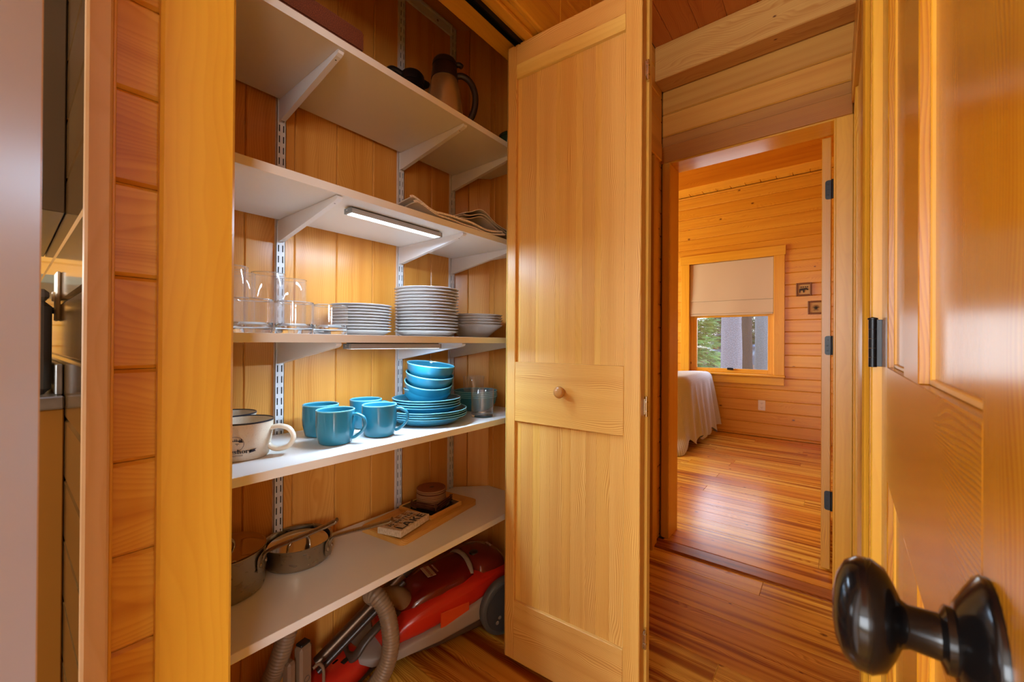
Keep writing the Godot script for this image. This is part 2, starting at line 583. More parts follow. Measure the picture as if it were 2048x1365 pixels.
func setting() -> void:
	# floor of the hall, closet and living room: planks along x
	var fl := struct("floor", "heart pine plank floor of the hall and closet, with dark streaks and knots", "floor")
	slab(fl, Vector3(-4.9, -0.12, -2.30), Vector3(4.1, -0.016, 5.1), M.core, "subfloor")
	var zj := steps(-2.14, 5.1, 0.128, -1.749)
	for i in zj.size() - 1:
		var z0: float = zj[i]
		var z1: float = zj[i + 1]
		if z1 < 0.6:
			var cut := [-1.4, -1.4 + rng.randf_range(0.1, 1.2), 0.2]
			if z0 < -1.45: cut = [-0.87, rng.randf_range(-0.6, -0.1), 0.2]
			if rng.randf() < 0.5: cut.remove_at(1)
			for k in cut.size() - 1:
				bx("plank", Vector3(cut[k] + 0.0003, -0.016, z0 + 0.0004), Vector3(cut[k + 1] - 0.0003, 0.0, z1 - 0.0004), M.floor, fl, 0.0012, 0)
			if z0 > -0.1: bx("plank", Vector3(-4.9, -0.016, z0 + 0.0004), Vector3(-1.4, 0.0, z1 - 0.0004), M.floor, fl, 0.0012, 0)
		else:
			bx("plank", Vector3(-4.9, -0.016, z0 + 0.0004), Vector3(4.0, 0.0, z1 - 0.0004), M.floor, fl, 0.0012, 0)
	# threshold of the bedroom door
	var th := struct("trim_1", "dark wooden threshold board across the bedroom doorway", "threshold")
	bx("board", Vector3(-0.87, -0.02, -2.235), Vector3(0.06, 0.009, -2.14), M.floor_dark, th, 0.006, 0)
	bx("board", Vector3(-0.72, -0.02, -2.41), Vector3(0.0, 0.009, -2.235), M.floor, th, 0.002, 0)
	# ceiling of the hall
	var ce := struct("ceiling", "dark orange plank ceiling of the hall", "ceiling")
	slab(ce, Vector3(-0.87, 2.665, -2.4), Vector3(0.3, 2.76, -0.0), M.core)
	slab(ce, Vector3(-4.9, 2.665, 0.0), Vector3(4.1, 2.76, 5.2), M.white_china)
	boards(ce, Vector3(-0.75, 2.645, -2.27), Vector3(0.08, 2.665, 0.0), 2, 0, steps(-0.75, 0.08, 0.127, -0.66), M.ceil, 0.003)
	boards(ce, Vector3(-0.75, 2.645, 0.0), Vector3(0.08, 2.665, 2.0), 2, 0, steps(-0.75, 0.08, 0.127, -0.66), M.ceil, 0.003)
	# left wall of the hall: log boards, x = -0.75
	var wl := struct("wall_left", "hall wall of horizontal rounded pine boards between the two door casings", "wall")
	var yj := steps(0.0, 2.645, 0.1264, 1.0302)
	slab(wl, Vector3(-0.85, 0.0, -0.216), Vector3(-0.766, 2.645, -0.0765), M.core)
	boards(wl, Vector3(-0.766, 0, -0.160), Vector3(-0.75, 0, -0.0765), 2, 1, yj, M.pine, 0.006)
	slab(wl, Vector3(-0.85, 2.10, -1.137), Vector3(-0.766, 2.645, -0.216), M.core)
	boards(wl, Vector3(-0.766, 0, -1.2), Vector3(-0.75, 0, -0.160), 2, 1, yj.filter(func(y): return y > 2.12), M.pine, 0.006)
	slab(wl, Vector3(-0.85, 0.0, -1.40), Vector3(-0.766, 2.645, -1.137), M.core)
	boards(wl, Vector3(-0.766, 0, -1.42), Vector3(-0.75, 0, -1.2), 2, 1, yj, M.pine, 0.006)
	slab(wl, Vector3(-0.85, 2.06, -2.10), Vector3(-0.766, 2.645, -1.40), M.core)
	boards(wl, Vector3(-0.766, 0, -2.10), Vector3(-0.75, 0, -1.42), 2, 1, yj.filter(func(y): return y > 2.10), M.pine, 0.006)
	slab(wl, Vector3(-0.85, 0.0, -2.40), Vector3(-0.766, 2.645, -2.10), M.core)
	boards(wl, Vector3(-0.766, 0, -2.265), Vector3(-0.75, 0, -2.10), 2, 1, yj, M.pine, 0.006)
	slab(wl, Vector3(-0.87, 0.0, 0.62), Vector3(-0.75, 2.645, 0.76), M.pine[0])
	slab(wl, Vector3(-0.87, 2.08, -0.0765), Vector3(-0.75, 2.645, 0.62), M.pine[0])
	# closet doorway: casing, jambs, head, track
	var cs := struct("trim_2", "smooth yellow casing and jambs round the closet opening", "door casing")
	bx("casing_leg", Vector3(-0.751, 0.0, -0.2232), Vector3(-0.732, 2.07, -0.1332), M.casing[0], cs, 0.004, 1)
	bx("casing_leg", Vector3(-0.751, 0.0, -1.230), Vector3(-0.732, 2.07, -1.140), M.casing[1], cs, 0.004, 1)
	bx("casing_head", Vector3(-0.751, 2.07, -1.240), Vector3(-0.732, 2.16, -0.1232), M.casing[0], cs, 0.004, 2)
	bx("jamb", Vector3(-0.895, 0.0, -0.2165), Vector3(-0.745, 2.08, -0.1985), M.casing[1], cs, 0.002, 1)
	bx("jamb", Vector3(-0.895, 0.0, -1.150), Vector3(-0.745, 2.08, -1.132), M.casing[1], cs, 0.002, 1)
	bx("jamb_head", Vector3(-0.915, 2.076, -1.15), Vector3(-0.745, 2.095, -0.1985), M.casing[0], cs, 0.002, 2)
	bx("stop_strip", Vector3(-0.7985, 2.062, -1.132), Vector3(-0.768, 2.076, -0.2165), M.casing[1], cs, 0.003, 2)
	var tr := G.new()
	for s in [[-0.836, -0.8335], [-0.8165, -0.814]]:
		tr.box(Vector3(s[0], 2.058, -1.13), Vector3(s[1], 2.0755, -0.22), 0.0)
	tr.box(Vector3(-0.836, 2.0735, -1.13), Vector3(-0.814, 2.0755, -0.22), 0.0)
	put(tr, "track", M.black_metal, cs)
	# closet walls: vertical tongue-and-groove boards
	var wb := struct("wall_back", "closet back wall of vertical varnished pine boards", "wall")
	slab(wb, Vector3(-1.36, 0, -1.36), Vector3(-1.294, 2.45, -0.09), M.core)
	boards(wb, Vector3(-1.294, 0, -0.2), Vector3(-1.281, 2.42, -1.2), 1, 2, steps(-1.205, -0.20, 0.1328, -0.414), M.closet, 0.003)
	var wc := struct("wall_corner", "narrow angled closet wall of vertical boards beside the right slotted rail", "wall", Vector3(-1.281, 0, -1.2034))
	wc.rotation.y = atan2(0.103, 0.1151)
	boards(wc, Vector3(-0.006, 0, -0.013), Vector3(0.156, 2.42, 0.0), 1, 0, [-0.006, 0.062, 0.156], M.closet, 0.003)
	slab(wc, Vector3(-0.03, 0, -0.05), Vector3(0.18, 2.42, -0.013), M.core)
	var ws := struct("wall_side", "closet end wall of vertical pine boards behind the folding door", "wall")
	boards(ws, Vector3(-1.18, 0, -1.32), Vector3(-0.87, 2.42, -1.307), 1, 0, steps(-1.18, -0.87, 0.1328, -1.142), M.closet, 0.003)
	slab(ws, Vector3(-1.3, 0, -1.40), Vector3(-0.85, 2.45, -1.32), M.core)
	var wf := struct("wall_front", "inner face of the closet front wall above and beside the opening", "wall")
	slab(wf, Vector3(-0.895, 2.095, -1.32), Vector3(-0.85, 2.45, -0.19), M.closet[0])
	slab(wf, Vector3(-0.895, 0, -1.32), Vector3(-0.85, 2.45, -1.15), M.closet[1])
	var wd := struct("wall_partition", "closet left end wall behind the yellow casing", "wall")
	slab(wd, Vector3(-1.294, 0, -0.20), Vector3(-0.85, 2.45, -0.18), M.closet[0])
	slab(wd, Vector3(-1.294, 0, -0.18), Vector3(-0.85, 2.45, -0.095), M.core)
	var cc := struct("ceiling_closet", "pine board ceiling inside the closet", "ceiling")
	boards(cc, Vector3(-1.30, 2.42, -1.33), Vector3(-0.86, 2.44, -0.17), 2, 0, steps(-1.30, -0.86, 0.13, -1.1), M.closet, 0.003)
	slab(cc, Vector3(-1.36, 2.44, -1.40), Vector3(-0.85, 2.50, -0.09), M.core)
	# wall at the end of the hall, over the bedroom door
	var we := struct("wall_end", "end wall of the hall, wide horizontal boards over the bedroom doorway", "wall")
	slab(we, Vector3(-0.9, 2.07, -2.39), Vector3(0.2, 2.95, -2.285), M.core)
	slab(we, Vector3(-0.9, 0.0, -2.39), Vector3(-0.72, 2.07, -2.285), M.core)
	slab(we, Vector3(0.02, 0.0, -2.39), Vector3(0.2, 2.07, -2.285), M.core)
	var yy := [2.14, 2.212, 2.334, 2.4635, 2.65]
	for i in 4:
		bx("board", Vector3(-0.75, yy[i] + 0.0004, -2.285), Vector3(0.07, yy[i + 1] - 0.0004, -2.267), M.end[[2, 1, 0, 2][i]], we, 0.006, 0)
	bx("board", Vector3(-0.75, 0, -2.285), Vector3(-0.735, 2.14, -2.267), M.end, we)
	var bm := struct("trim_3", "heavy pale knotty ceiling beam across the end of the hall", "beam")
	bx("beam", Vector3(-0.75, 2.463, -2.268), Vector3(0.10, 2.645, -2.147), [M.fir_light[0]], bm, 0.004, 0)
	(bm.get_child(0) as MeshInstance3D).material_override = M.end_knot
	# bedroom doorway casing and jambs
	var bc := struct("trim_4", "wide fir casing and jambs round the open bedroom doorway", "door casing")
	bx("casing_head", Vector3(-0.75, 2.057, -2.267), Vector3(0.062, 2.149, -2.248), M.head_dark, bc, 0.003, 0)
	bx("casing_leg", Vector3(-0.74, 0.009, -2.267), Vector3(-0.7, 2.057, -2.248), M.casing_fir[0], bc, 0.003, 1)
	bx("casing_leg", Vector3(0.003, 0.009, -2.267), Vector3(0.064, 2.057, -2.248), M.casing[0], bc, 0.003, 1)
	bx("jamb", Vector3(-0.72, 0.009, -2.405), Vector3(-0.699, 2.052, -2.252), M.casing_fir[0], bc, 0.002, 1)
	bx("jamb", Vector3(-0.003, 0.009, -2.405), Vector3(0.02, 2.052, -2.252), M.casing[1], bc, 0.002, 1)
	bx("jamb_head", Vector3(-0.72, 2.049, -2.405), Vector3(0.02, 2.07, -2.252), M.sheen, bc, 0.002, 0)
	# the other doorway on the left, past the closet: casing and closed leaf
	var lc := struct("trim_5", "orange door casing on the left hall wall beside the bedroom doorway", "door casing")
	bx("casing_leg", Vector3(-0.751, 0, -2.176), Vector3(-0.736, 2.05, -2.118), M.casing_fir[0], lc, 0.003, 1)
	bx("casing_leg", Vector3(-0.751, 0, -2.115), Vector3(-0.728, 2.05, -2.086), M.casing_fir[1], lc, 0.003, 1)
	bx("casing_leg", Vector3(-0.751, 0, -1.42), Vector3(-0.732, 2.05, -1.33), M.casing_fir[1], lc, 0.003, 1)
	bx("casing_head", Vector3(-0.751, 2.05, -2.20), Vector3(-0.726, 2.145, -1.30), M.casing_fir[0], lc, 0.004, 2)
	bx("jamb", Vector3(-0.87, 0, -2.10), Vector3(-0.745, 2.06, -2.08), M.casing_fir[0], lc, 0.002, 1)
	var d2 := struct("door_2", "closed wooden door on the left hall wall past the closet", "door")
	bx("leaf", Vector3(-0.85, 0.008, -2.08), Vector3(-0.815, 2.05, -1.41), M.door, d2, 0.002, 1)
	bifold()
	front_door()
	# outer shell behind the camera: living room and kitchen
	var sh := struct("wall_living", "pale plastered walls of the living room behind the camera", "wall")
	var pw := mat("pale plaster", rgb(226, 216, 196), 0.8)
	for q in [[-4.9, 4.0, 0.0, 0.5], [-4.9, 4.0, 2.4, 2.7], [-4.9, -3.0, 0.5, 2.4], [0.6, 4.0, 0.5, 2.4]]:
		slab(sh, Vector3(q[0], q[2], 5.0), Vector3(q[1], q[3], 5.12), pw)
	for q in [[0.15, 5.1, 0.0, 0.5], [0.15, 5.1, 2.4, 2.7], [0.15, 0.8, 0.5, 2.4], [3.8, 5.1, 0.5, 2.4]]:
		slab(sh, Vector3(4.0, q[2], q[0]), Vector3(4.12, q[3], q[1]), pw)
	slab(sh, Vector3(0.2, 0, 0.03), Vector3(4.1, 2.7, 0.15), pw)
	for q in [[-0.3, 5.1, 0.0, 0.9], [-0.3, 5.1, 2.1, 2.7], [-0.3, 0.7, 0.9, 2.1], [2.1, 5.1, 0.9, 2.1]]:
		slab(sh, Vector3(-5.0, q[2], q[0]), Vector3(-4.9, q[3], q[1]), pw)
	var w2 := struct("window_2", "large living room window behind the camera", "window")
	bx("pane", Vector3(-3.0, 0.5, 5.05), Vector3(0.6, 2.4, 5.056), M.pane, w2, 0.0)
	var w3 := struct("window_3", "kitchen window far to the left", "window")
	bx("pane", Vector3(-4.956, 0.9, 0.7), Vector3(-4.95, 2.1, 2.1), M.pane, w3, 0.0)
	var w5 := struct("window_5", "added living room side window behind the camera, made up to let in more light", "window")  # opening added for the extra side light, no window known here
	bx("pane", Vector3(4.05, 0.5, 0.8), Vector3(4.056, 2.4, 3.8), M.pane, w5, 0.0)

func bifold() -> void:
	var d := struct("door_1", "open folding closet door with upper and lower panels and a round wooden knob", "folding door", Vector3(-0.862, 0, -1.055))
	d.rotation.y = atan2(0.0565, 0.9984)
	var T := 0.035
	var W := 0.4505
	# leaf one: local x along the leaf, z towards the room
	var g := G.new()
	g.prism(PackedVector2Array([Vector2(0.0, 0.0), Vector2(0.0335, 0.0), Vector2(0.0335, -T), Vector2(-0.020, -T), Vector2(-0.0135, -0.010)]), Vector3(0, 0.018, 0), Vector3(1, 0, 0), Vector3(0, 0, 1), Vector3(0, 2.045, 0))
	var st := G.new()
	st.box(Vector3(0.0, 0.018, -T), Vector3(0.0335, 2.063, 0.0), 0.0015, 1, off())
	put(st, "stile", M.fir[2], d)
	var be := G.new()
	be.prism(PackedVector2Array([Vector2(0.0, 0.0), Vector2(0.0, -T), Vector2(-0.021, -T), Vector2(-0.0125, -0.012)]), Vector3(0, 0.018, 0), Vector3(1, 0, 0), Vector3(0, 0, 1), Vector3(0, 2.045, 0))
	put(be, "edge_strip", M.fir_light[1], d)
	bx("stile", Vector3(W - 0.047, 0.018, -T), Vector3(W, 2.063, 0.0), M.fir[1], d, 0.002, 1)
	for r in [[0.018, 0.2137, 2], [0.8095, 1.0055, 1]]:
		bx("rail", Vector3(0.0335, r[0], -T), Vector3(W - 0.047, r[1], 0.0), M.fir[r[2]], d, 0.0012, 0)
	bx("rail", Vector3(0.0335, 1.995, -T), Vector3(W - 0.047, 2.063, 0.0), M.fir[2], d, 0.0012, 0)
	bx("rail", Vector3(0.0335, 1.950, -T), Vector3(W - 0.047, 1.9949, 0.0), M.fir_light[1], d, 0.0008, 0)
	# panels glued up from strips
	for p in [[0.2137, 0.8095, [0.0335, 0.052, 0.098, 0.125, 0.162, 0.205, 0.234, 0.285, 0.318, 0.36, 0.4035]], [1.0055, 1.950, [0.0335, 0.048, 0.106, 0.118, 0.178, 0.192, 0.248, 0.270, 0.310, 0.330, 0.4035]]]:
		var xs: Array = p[2]
		for i in xs.size() - 1:
			var lo := Vector3(xs[i] + (0.0 if i else -0.004), p[0] - 0.004, -0.024)
			var hi := Vector3(xs[i + 1], p[1] + 0.004, -0.011)
			bx("strip", lo, hi, M.fir_strip if (i % 2 == 0 and xs[i + 1] - xs[i] < 0.03) else M.fir[(i * 2) % 3], d, 0.0003, 1)
	var k := G.new()
	k.lathe([Vector2(0.011, 0.0), Vector2(0.010, 0.008), Vector2(0.012, 0.012), Vector2(0.0175, 0.017), Vector2(0.0185, 0.022), Vector2(0.016, 0.027), Vector2(0.009, 0.0295), Vector2(0.0, 0.030)], 32, Vector3(0.2105, 0.9195, 0.0), Basis(Vector3(1, 0, 0), Vector3(0, 0, 1), Vector3(0, -1, 0)))
	put(k, "knob", M.oak[0], d)
	# second leaf folded behind
	var rear := Node3D.new()
	rear.name = "rear_leaf"
	d.add_child(rear)
	rear.position = Vector3(W + 0.004, 0, -T - 0.006)
	rear.rotation.y = -0.10
	bx("stile", Vector3(-0.047, 0.018, -T), Vector3(0.0, 2.063, 0.0), M.fir_light[0], rear, 0.008, 1)
	bx("stile", Vector3(-W, 0.018, -T), Vector3(-W + 0.047, 2.063, 0.0), M.fir[1], rear, 0.002, 1)
	for r in [[0.018, 0.2137], [0.8095, 1.0055], [1.95, 2.063]]:
		bx("rail", Vector3(-W + 0.047, r[0], -T), Vector3(-0.047, r[1], 0.0), M.fir[1], rear, 0.0012, 0)
	for r in [[0.2137, 0.8095], [1.0055, 1.95]]:
		bx("panel", Vector3(-W + 0.046, r[0], -0.024), Vector3(-0.046, r[1], -0.011), M.fir[0], rear, 0.0, 1)
	for y in [0.245, 0.893, 1.836]:
		var h := G.new()
		h.tube([Vector3(W + 0.005, y - 0.028, -T - 0.002), Vector3(W + 0.005, y + 0.028, -T - 0.002)], 0.0036, 12)
		for q in [-0.013, 0.013]:
			h.lathe([Vector2(0.0, q - 0.001), Vector2(0.0055, q - 0.001), Vector2(0.0055, q + 0.001), Vector2(0.0, q + 0.001)], 12, Vector3(W + 0.005, y, -T - 0.002))
		h.box(Vector3(W + 0.0005, y - 0.022, -T - 0.002), Vector3(W + 0.003, y + 0.022, -T + 0.012), 0.0004)
		put(h, "hinge", M.steel_bright, d)

func front_door() -> void:
	# right wall of the hall
	var wr := struct("wall_right", "right hall wall of pine boards, mostly hidden by the panelled door", "wall")
	slab(wr, Vector3(0.082, 0, -2.4), Vector3(0.2, 2.7, -1.17), M.core)
	boards(wr, Vector3(0.066, 0, -2.267), Vector3(0.082, 0, -1.30), 2, 1, steps(2.26, 2.645, 0.1264, 1.0302), M.pine, 0.006)
	bx("board", Vector3(0.066, 0, -1.38), Vector3(0.082, 2.09, -1.29), M.casing_fir[0], wr, 0.003, 1)
	var d6 := struct("door_6", "closed flush door on the right hall wall beside the bedroom doorway", "door")
	bx("leaf", Vector3(0.072, 0.008, -2.07), Vector3(0.081, 2.08, -1.385), M.casing_fir[1], d6, 0.002, 1)
	var t9 := struct("trim_9", "casing leg and long head board on the right hall wall by the bedroom doorway", "door casing")
	bx("casing_leg", Vector3(0.0635, 0, -2.2465), Vector3(0.082, 2.085, -2.075), M.casing_fir[0], t9, 0.003, 1)
	bx("casing_head", Vector3(0.055, 2.087, -2.22), Vector3(0.082, 2.25, -1.40), M.casing_fir[1], t9, 0.003, 2)
	slab(wr, Vector3(0.082, 2.07, -1.17), Vector3(0.2, 2.7, -0.16), M.core)
	slab(wr, Vector3(0.075, 0, -0.16), Vector3(0.2, 2.7, 0.15), M.pine[0])
	# casing with a moulded edge and a head that runs past the leg
	var tc := struct("trim_6", "moulded casing on the hinge side of the panelled door at the right", "door casing")
	var g := G.new()
	# profile in (x, z): thickness of the casing towards the hall, inner edge towards the camera
	g.prism(PackedVector2Array([Vector2(0.081, -1.29), Vector2(0.050, -1.29), Vector2(0.0495, -1.2), Vector2(0.0525, -1.192), Vector2(0.0525, -1.188), Vector2(0.056, -1.184), Vector2(0.060, -1.178), Vector2(0.0615, -1.170), Vector2(0.081, -1.170)]), Vector3.ZERO, Vector3(1, 0, 0), Vector3(0, 0, 1), Vector3(0, 2.08, 0), Vector2(0.1, 0.2))
	put(rot_uv(g), "casing_leg", M.casing_fir[1], tc)
	bx("casing_head", Vector3(0.038, 2.08, -1.36), Vector3(0.081, 2.20, -0.05), M.casing_fir[1], tc, 0.003, 2)
	bx("jamb", Vector3(0.0625, 0, -1.178), Vector3(0.12, 2.08, -1.150), M.casing[0], tc, 0.002, 1)
	# the leaf, a hair ajar
	var d := struct("door_4", "varnished four-panel fir door at the right with a black round knob", "door", Vector3(0.0789, 0, -1.148))
	d.rotation.y = -atan(0.0195)
	var T := 0.038
	var Wd := 0.945
	var zs := [0.0, 0.149, 0.425, 0.559, 0.818, Wd]
	bx("stile", Vector3(0, 0.006, 0), Vector3(T, 2.062, zs[1]), M.door[0], d, 0.0015, 1)
	bx("stile", Vector3(0, 0.006, zs[4]), Vector3(T, 2.062, Wd), M.door[1], d, 0.0015, 1)
	bx("rail", Vector3(0, 0.006, zs[1]), Vector3(T, 0.24, zs[4]), M.door[0], d, 0.001, 2)
	bx("rail", Vector3(0, 0.822, zs[1]), Vector3(T, 1.029, zs[4]), M.door[1], d, 0.001, 2)
	bx("rail", Vector3(0, 1.945, zs[1]), Vector3(T, 2.062, zs[4]), M.door[0], d, 0.001, 2)
	for y in [[0.24, 0.822], [1.029, 1.945]]:
		bx("mullion", Vector3(0, y[0], zs[2]), Vector3(T, y[1], zs[3]), M.door[0], d, 0.001, 1)
		for z in [[zs[1], zs[2]], [zs[3], zs[4]]]:
			bx("panel", Vector3(0.012, y[0] - 0.004, z[0] - 0.004), Vector3(0.026, y[1] + 0.004, z[1] + 0.004), M.door, d, 0.0, 1)
			var mo := G.new()
			for e in [[0, 0], [0, 1], [1, 0], [1, 1]]:
				if e[0] == 0:
					var zz: float = z[e[1]]
					var s := 1.0 if e[1] == 0 else -1.0
					mo.box(Vector3(0.0085, y[0], minf(zz, zz + s * 0.006)), Vector3(0.014, y[1], maxf(zz, zz + s * 0.006)), 0.001, 1, off())
				else:
					var yy: float = y[e[1]]
					var s2 := 1.0 if e[1] == 0 else -1.0
					mo.box(Vector3(0.0085, minf(yy, yy + s2 * 0.006), z[0]), Vector3(0.014, maxf(yy, yy + s2 * 0.006), z[1]), 0.001, 2, off())
			put(mo, "bead", M.casing[1], d)
	# hinge
	var h := G.new()
	var hx := Vector3(-0.0148, 1.073, 0.004)
	for i in 5:
		h.lathe([Vector2(0.0, 0.0), Vector2(0.0068, 0.0), Vector2(0.0068, 0.0195), Vector2(0.0, 0.0195)], 16, hx + Vector3(0, -0.050 + i * 0.02, 0))
	h.lathe([Vector2(0.0, 0.0), Vector2(0.0085, 0.0), Vector2(0.0085, 0.003), Vector2(0.003, 0.005), Vector2(0.0, 0.006)], 16, hx + Vector3(0, 0.050, 0))
	h.box(Vector3(-0.012, 1.024, 0.0005), Vector3(0.0, 1.1225, 0.0028), 0.0004)
	put(h, "hinge", M.black_metal, d)
	# knob and square plate
	var kz := 0.838
	var ky := 0.915
	var p := G.new()
	var ax := Basis(Vector3(0, 0, 1), Vector3(-1, 0, 0), Vector3(0, -1, 0))
	p.lathe([Vector2(0.0355, 0.0), Vector2(0.0355, 0.0025), Vector2(0.0342, 0.0042), Vector2(0.028, 0.0080), Vector2(0.020, 0.0125), Vector2(0.0155, 0.0140), Vector2(0.0, 0.0140)], 48, Vector3(0, ky, kz), ax)
	put(p, "rose", M.bronze, d)
	var kb := G.new()
	kb.lathe([Vector2(0.0165, 0.010), Vector2(0.0165, 0.0165), Vector2(0.0140, 0.0175), Vector2(0.0115, 0.0185), Vector2(0.0110, 0.030), Vector2(0.0125, 0.033), Vector2(0.019, 0.0355), Vector2(0.0265, 0.0395), Vector2(0.0300, 0.0455), Vector2(0.0295, 0.0520), Vector2(0.0255, 0.0575), Vector2(0.0175, 0.0612), Vector2(0.008, 0.0628), Vector2(0.0, 0.063)], 48, Vector3(0, ky, kz), ax)
	put(kb, "knob", M.bronze, d)
	# the open leaf at the far left, close to the lens
	var d3 := struct("door_3", "edge of an open pale door close by at the far left", "door", Vector3(-0.4126, 0, -0.0013))
	d3.rotation.y = -0.45
	var pm := mat("pale painted door", rgb(216, 212, 216), 0.4)
	bx("leaf", Vector3(-0.0335, 0.008, 0.0), Vector3(0.014, 2.06, 0.70), pm, d3, 0.0015, 1)
	bx("edge_bead", Vector3(-0.0349, 0.008, 0.0004), Vector3(-0.0336, 2.06, 0.70), M.pale, d3, 0.0005, 1)
	bx("edge_bead", Vector3(-0.0364, 0.008, 0.0010), Vector3(-0.0350, 2.06, 0.70), M.pale, d3, 0.0006, 1)
	var t7 := struct("trim_7", "narrow pale jamb of the kitchen doorway left of the pine boards", "door jamb")
	bx("jamb", Vector3(-0.752, 0, -0.0855), Vector3(-0.729, 2.08, -0.0612), M.pale[0], t7, 0.0028, 1)
	bx("jamb", Vector3(-0.752, 0, -0.0893), Vector3(-0.735, 2.08, -0.0857), M.casing[0], t7, 0.0008, 1)

func rot_uv(g: G) -> G:
	for i in g.u.size():
		g.u[i] = Vector2(g.v[i].y, g.v[i].x * 1.3 + g.v[i].z + 1.4)
	return g

func bedroom() -> void:
	var Z := -5.4
	var fl := struct("floor_bedroom", "glossy knotty plank floor of the bedroom reflecting the window", "floor")
	slab(fl, Vector3(-3.5, -0.12, -5.6), Vector3(1.2, -0.012, -2.3), M.core, "subfloor")
	var zj := steps(-5.4, -2.405, 0.128, -2.5216)
	for i in zj.size() - 1:
		var c := -1.2 + rng.randf_range(0.0, 1.2)
		for s in [[-3.4, c], [c, 1.1]]:
			bx("plank", Vector3(s[0] + 0.0004, -0.012, zj[i] + 0.0004), Vector3(s[1] - 0.0004, 0.006, zj[i + 1] - 0.0004), M.floor, fl, 0.001, 0)
	var wn := struct("wall_far", "far bedroom wall of horizontal orange pine boards with the window", "wall")
	slab(wn, Vector3(-3.5, 0, Z - 0.14), Vector3(-1.44, 3.0, Z - 0.02), M.core)
	slab(wn, Vector3(-0.52, 0, Z - 0.14), Vector3(1.2, 3.0, Z - 0.02), M.core)
	slab(wn, Vector3(-1.44, 0, Z - 0.14), Vector3(-0.52, 0.70, Z - 0.02), M.core)
	slab(wn, Vector3(-1.44, 2.085, Z - 0.14), Vector3(-0.52, 3.0, Z - 0.02), M.core)
	var yj := steps(0.006, 2.93, 0.1305, 0.032)
	for i in yj.size() - 1:
		var a: float = yj[i] + 0.0004
		var b: float = yj[i + 1] - 0.0004
		if b - a < 0.01: continue
		if b < 0.70 or a > 2.12:
			bx("board", Vector3(-3.4, a, Z - 0.02), Vector3(1.1, b, Z), M.pine, wn, 0.007, 0)
		else:
			bx("board", Vector3(-3.4, a, Z - 0.02), Vector3(-1.50, b, Z), M.pine, wn, 0.007, 0)
			bx("board", Vector3(-0.45, a, Z - 0.02), Vector3(1.1, b, Z), M.pine, wn, 0.007, 0)
	var wb := struct("wall_bedroom", "bedroom side walls of pine boards, left and right of the doorway view", "wall")
	slab(wb, Vector3(1.1, 0, -5.5), Vector3(1.2, 3.0, -2.39), M.pine[1])
	for q in [[0.0, 3.0, -5.5, -4.9], [0.0, 3.0, -3.5, -2.39], [0.0, 0.8, -4.9, -3.5], [2.2, 3.0, -4.9, -3.5]]:
		slab(wb, Vector3(-3.5, q[0], q[2]), Vector3(-3.4, q[1], q[3]), M.pine[0])
	slab(wb, Vector3(-3.5, 0, -2.39), Vector3(-0.9, 3.0, -2.30), M.pine[0])
	slab(wb, Vector3(0.2, 0, -2.39), Vector3(1.2, 3.0, -2.30), M.pine[0])
	var w4 := struct("window_4", "bedroom side window out of view to the left", "window")
	bx("pane", Vector3(-3.455, 0.8, -4.9), Vector3(-3.449, 2.2, -3.5), M.pane, w4, 0.0)
	var ce := struct("ceiling_bedroom", "yellow plank ceiling of the bedroom", "ceiling")
	slab(ce, Vector3(-3.5, 2.948, -5.5), Vector3(1.2, 3.05, -2.30), M.core)
	boards(ce, Vector3(-3.4, 2.93, -5.4), Vector3(1.1, 2.948, -2.39), 2, 0, steps(-3.4, 1.1, 0.152, -0.05), M.pine, 0.006)
	var bm := struct("trim_8", "broad orange ceiling beam across the bedroom", "beam")
	bx("beam", Vector3(-3.4, 2.69, -4.62), Vector3(1.1, 2.93, -4.45), M.pine[1], bm, 0.004, 0)
	# window: casing, stool, apron, sash, pane, latch
	var w := struct("window_1", "bedroom window in a pine casing, lower pane looking onto tree trunks", "window")
	var P = M.pine[2]
	bx("casing", Vector3(-1.53, 0.72, Z), Vector3(-1.43, 2.065, Z + 0.02), M.casing[0], w, 0.003, 1)
	bx("casing", Vector3(-0.53, 0.72, Z), Vector3(-0.428, 2.065, Z + 0.02), M.casing[1], w, 0.003, 1)
	bx("casing_head", Vector3(-1.54, 2.065, Z), Vector3(-0.418, 2.172, Z + 0.024), M.casing[0], w, 0.003, 0)
	bx("stool", Vector3(-1.56, 0.694, Z - 0.10), Vector3(-0.418, 0.721, Z + 0.045), M.casing[1], w, 0.006, 0)
	bx("apron", Vector3(-1.53, 0.606, Z), Vector3(-0.43, 0.694, Z + 0.02), M.casing[0], w, 0.003, 0)
	bx("jamb", Vector3(-1.445, 0.70, Z - 0.14), Vector3(-1.428, 2.08, Z + 0.002), P, w, 0.001, 1)
	bx("jamb", Vector3(-0.532, 0.70, Z - 0.14), Vector3(-0.515, 2.08, Z + 0.002), P, w, 0.001, 1)
	bx("jamb_head", Vector3(-1.445, 2.066, Z - 0.14), Vector3(-0.515, 2.085, Z + 0.002), P, w, 0.001, 0)
	for s in [[-1.428, -1.352], [-0.592, -0.532]]:
		bx("sash_stile", Vector3(s[0], 0.722, Z - 0.075), Vector3(s[1], 2.066, Z - 0.04), P, w, 0.003, 1)
	bx("sash_rail", Vector3(-1.352, 0.722, Z - 0.075), Vector3(-0.592, 0.772, Z - 0.04), P, w, 0.003, 0)
	bx("sash_rail", Vector3(-1.352, 1.392, Z - 0.075), Vector3(-0.592, 1.45, Z - 0.04), P, w, 0.003, 0)
	bx("sash_rail", Vector3(-1.352, 2.0, Z - 0.075), Vector3(-0.592, 2.066, Z - 0.04), P, w, 0.003, 0)
	bx("pane", Vector3(-1.355, 0.76, Z - 0.060), Vector3(-0.589, 1.40, Z - 0.056), M.pane, w, 0.0)
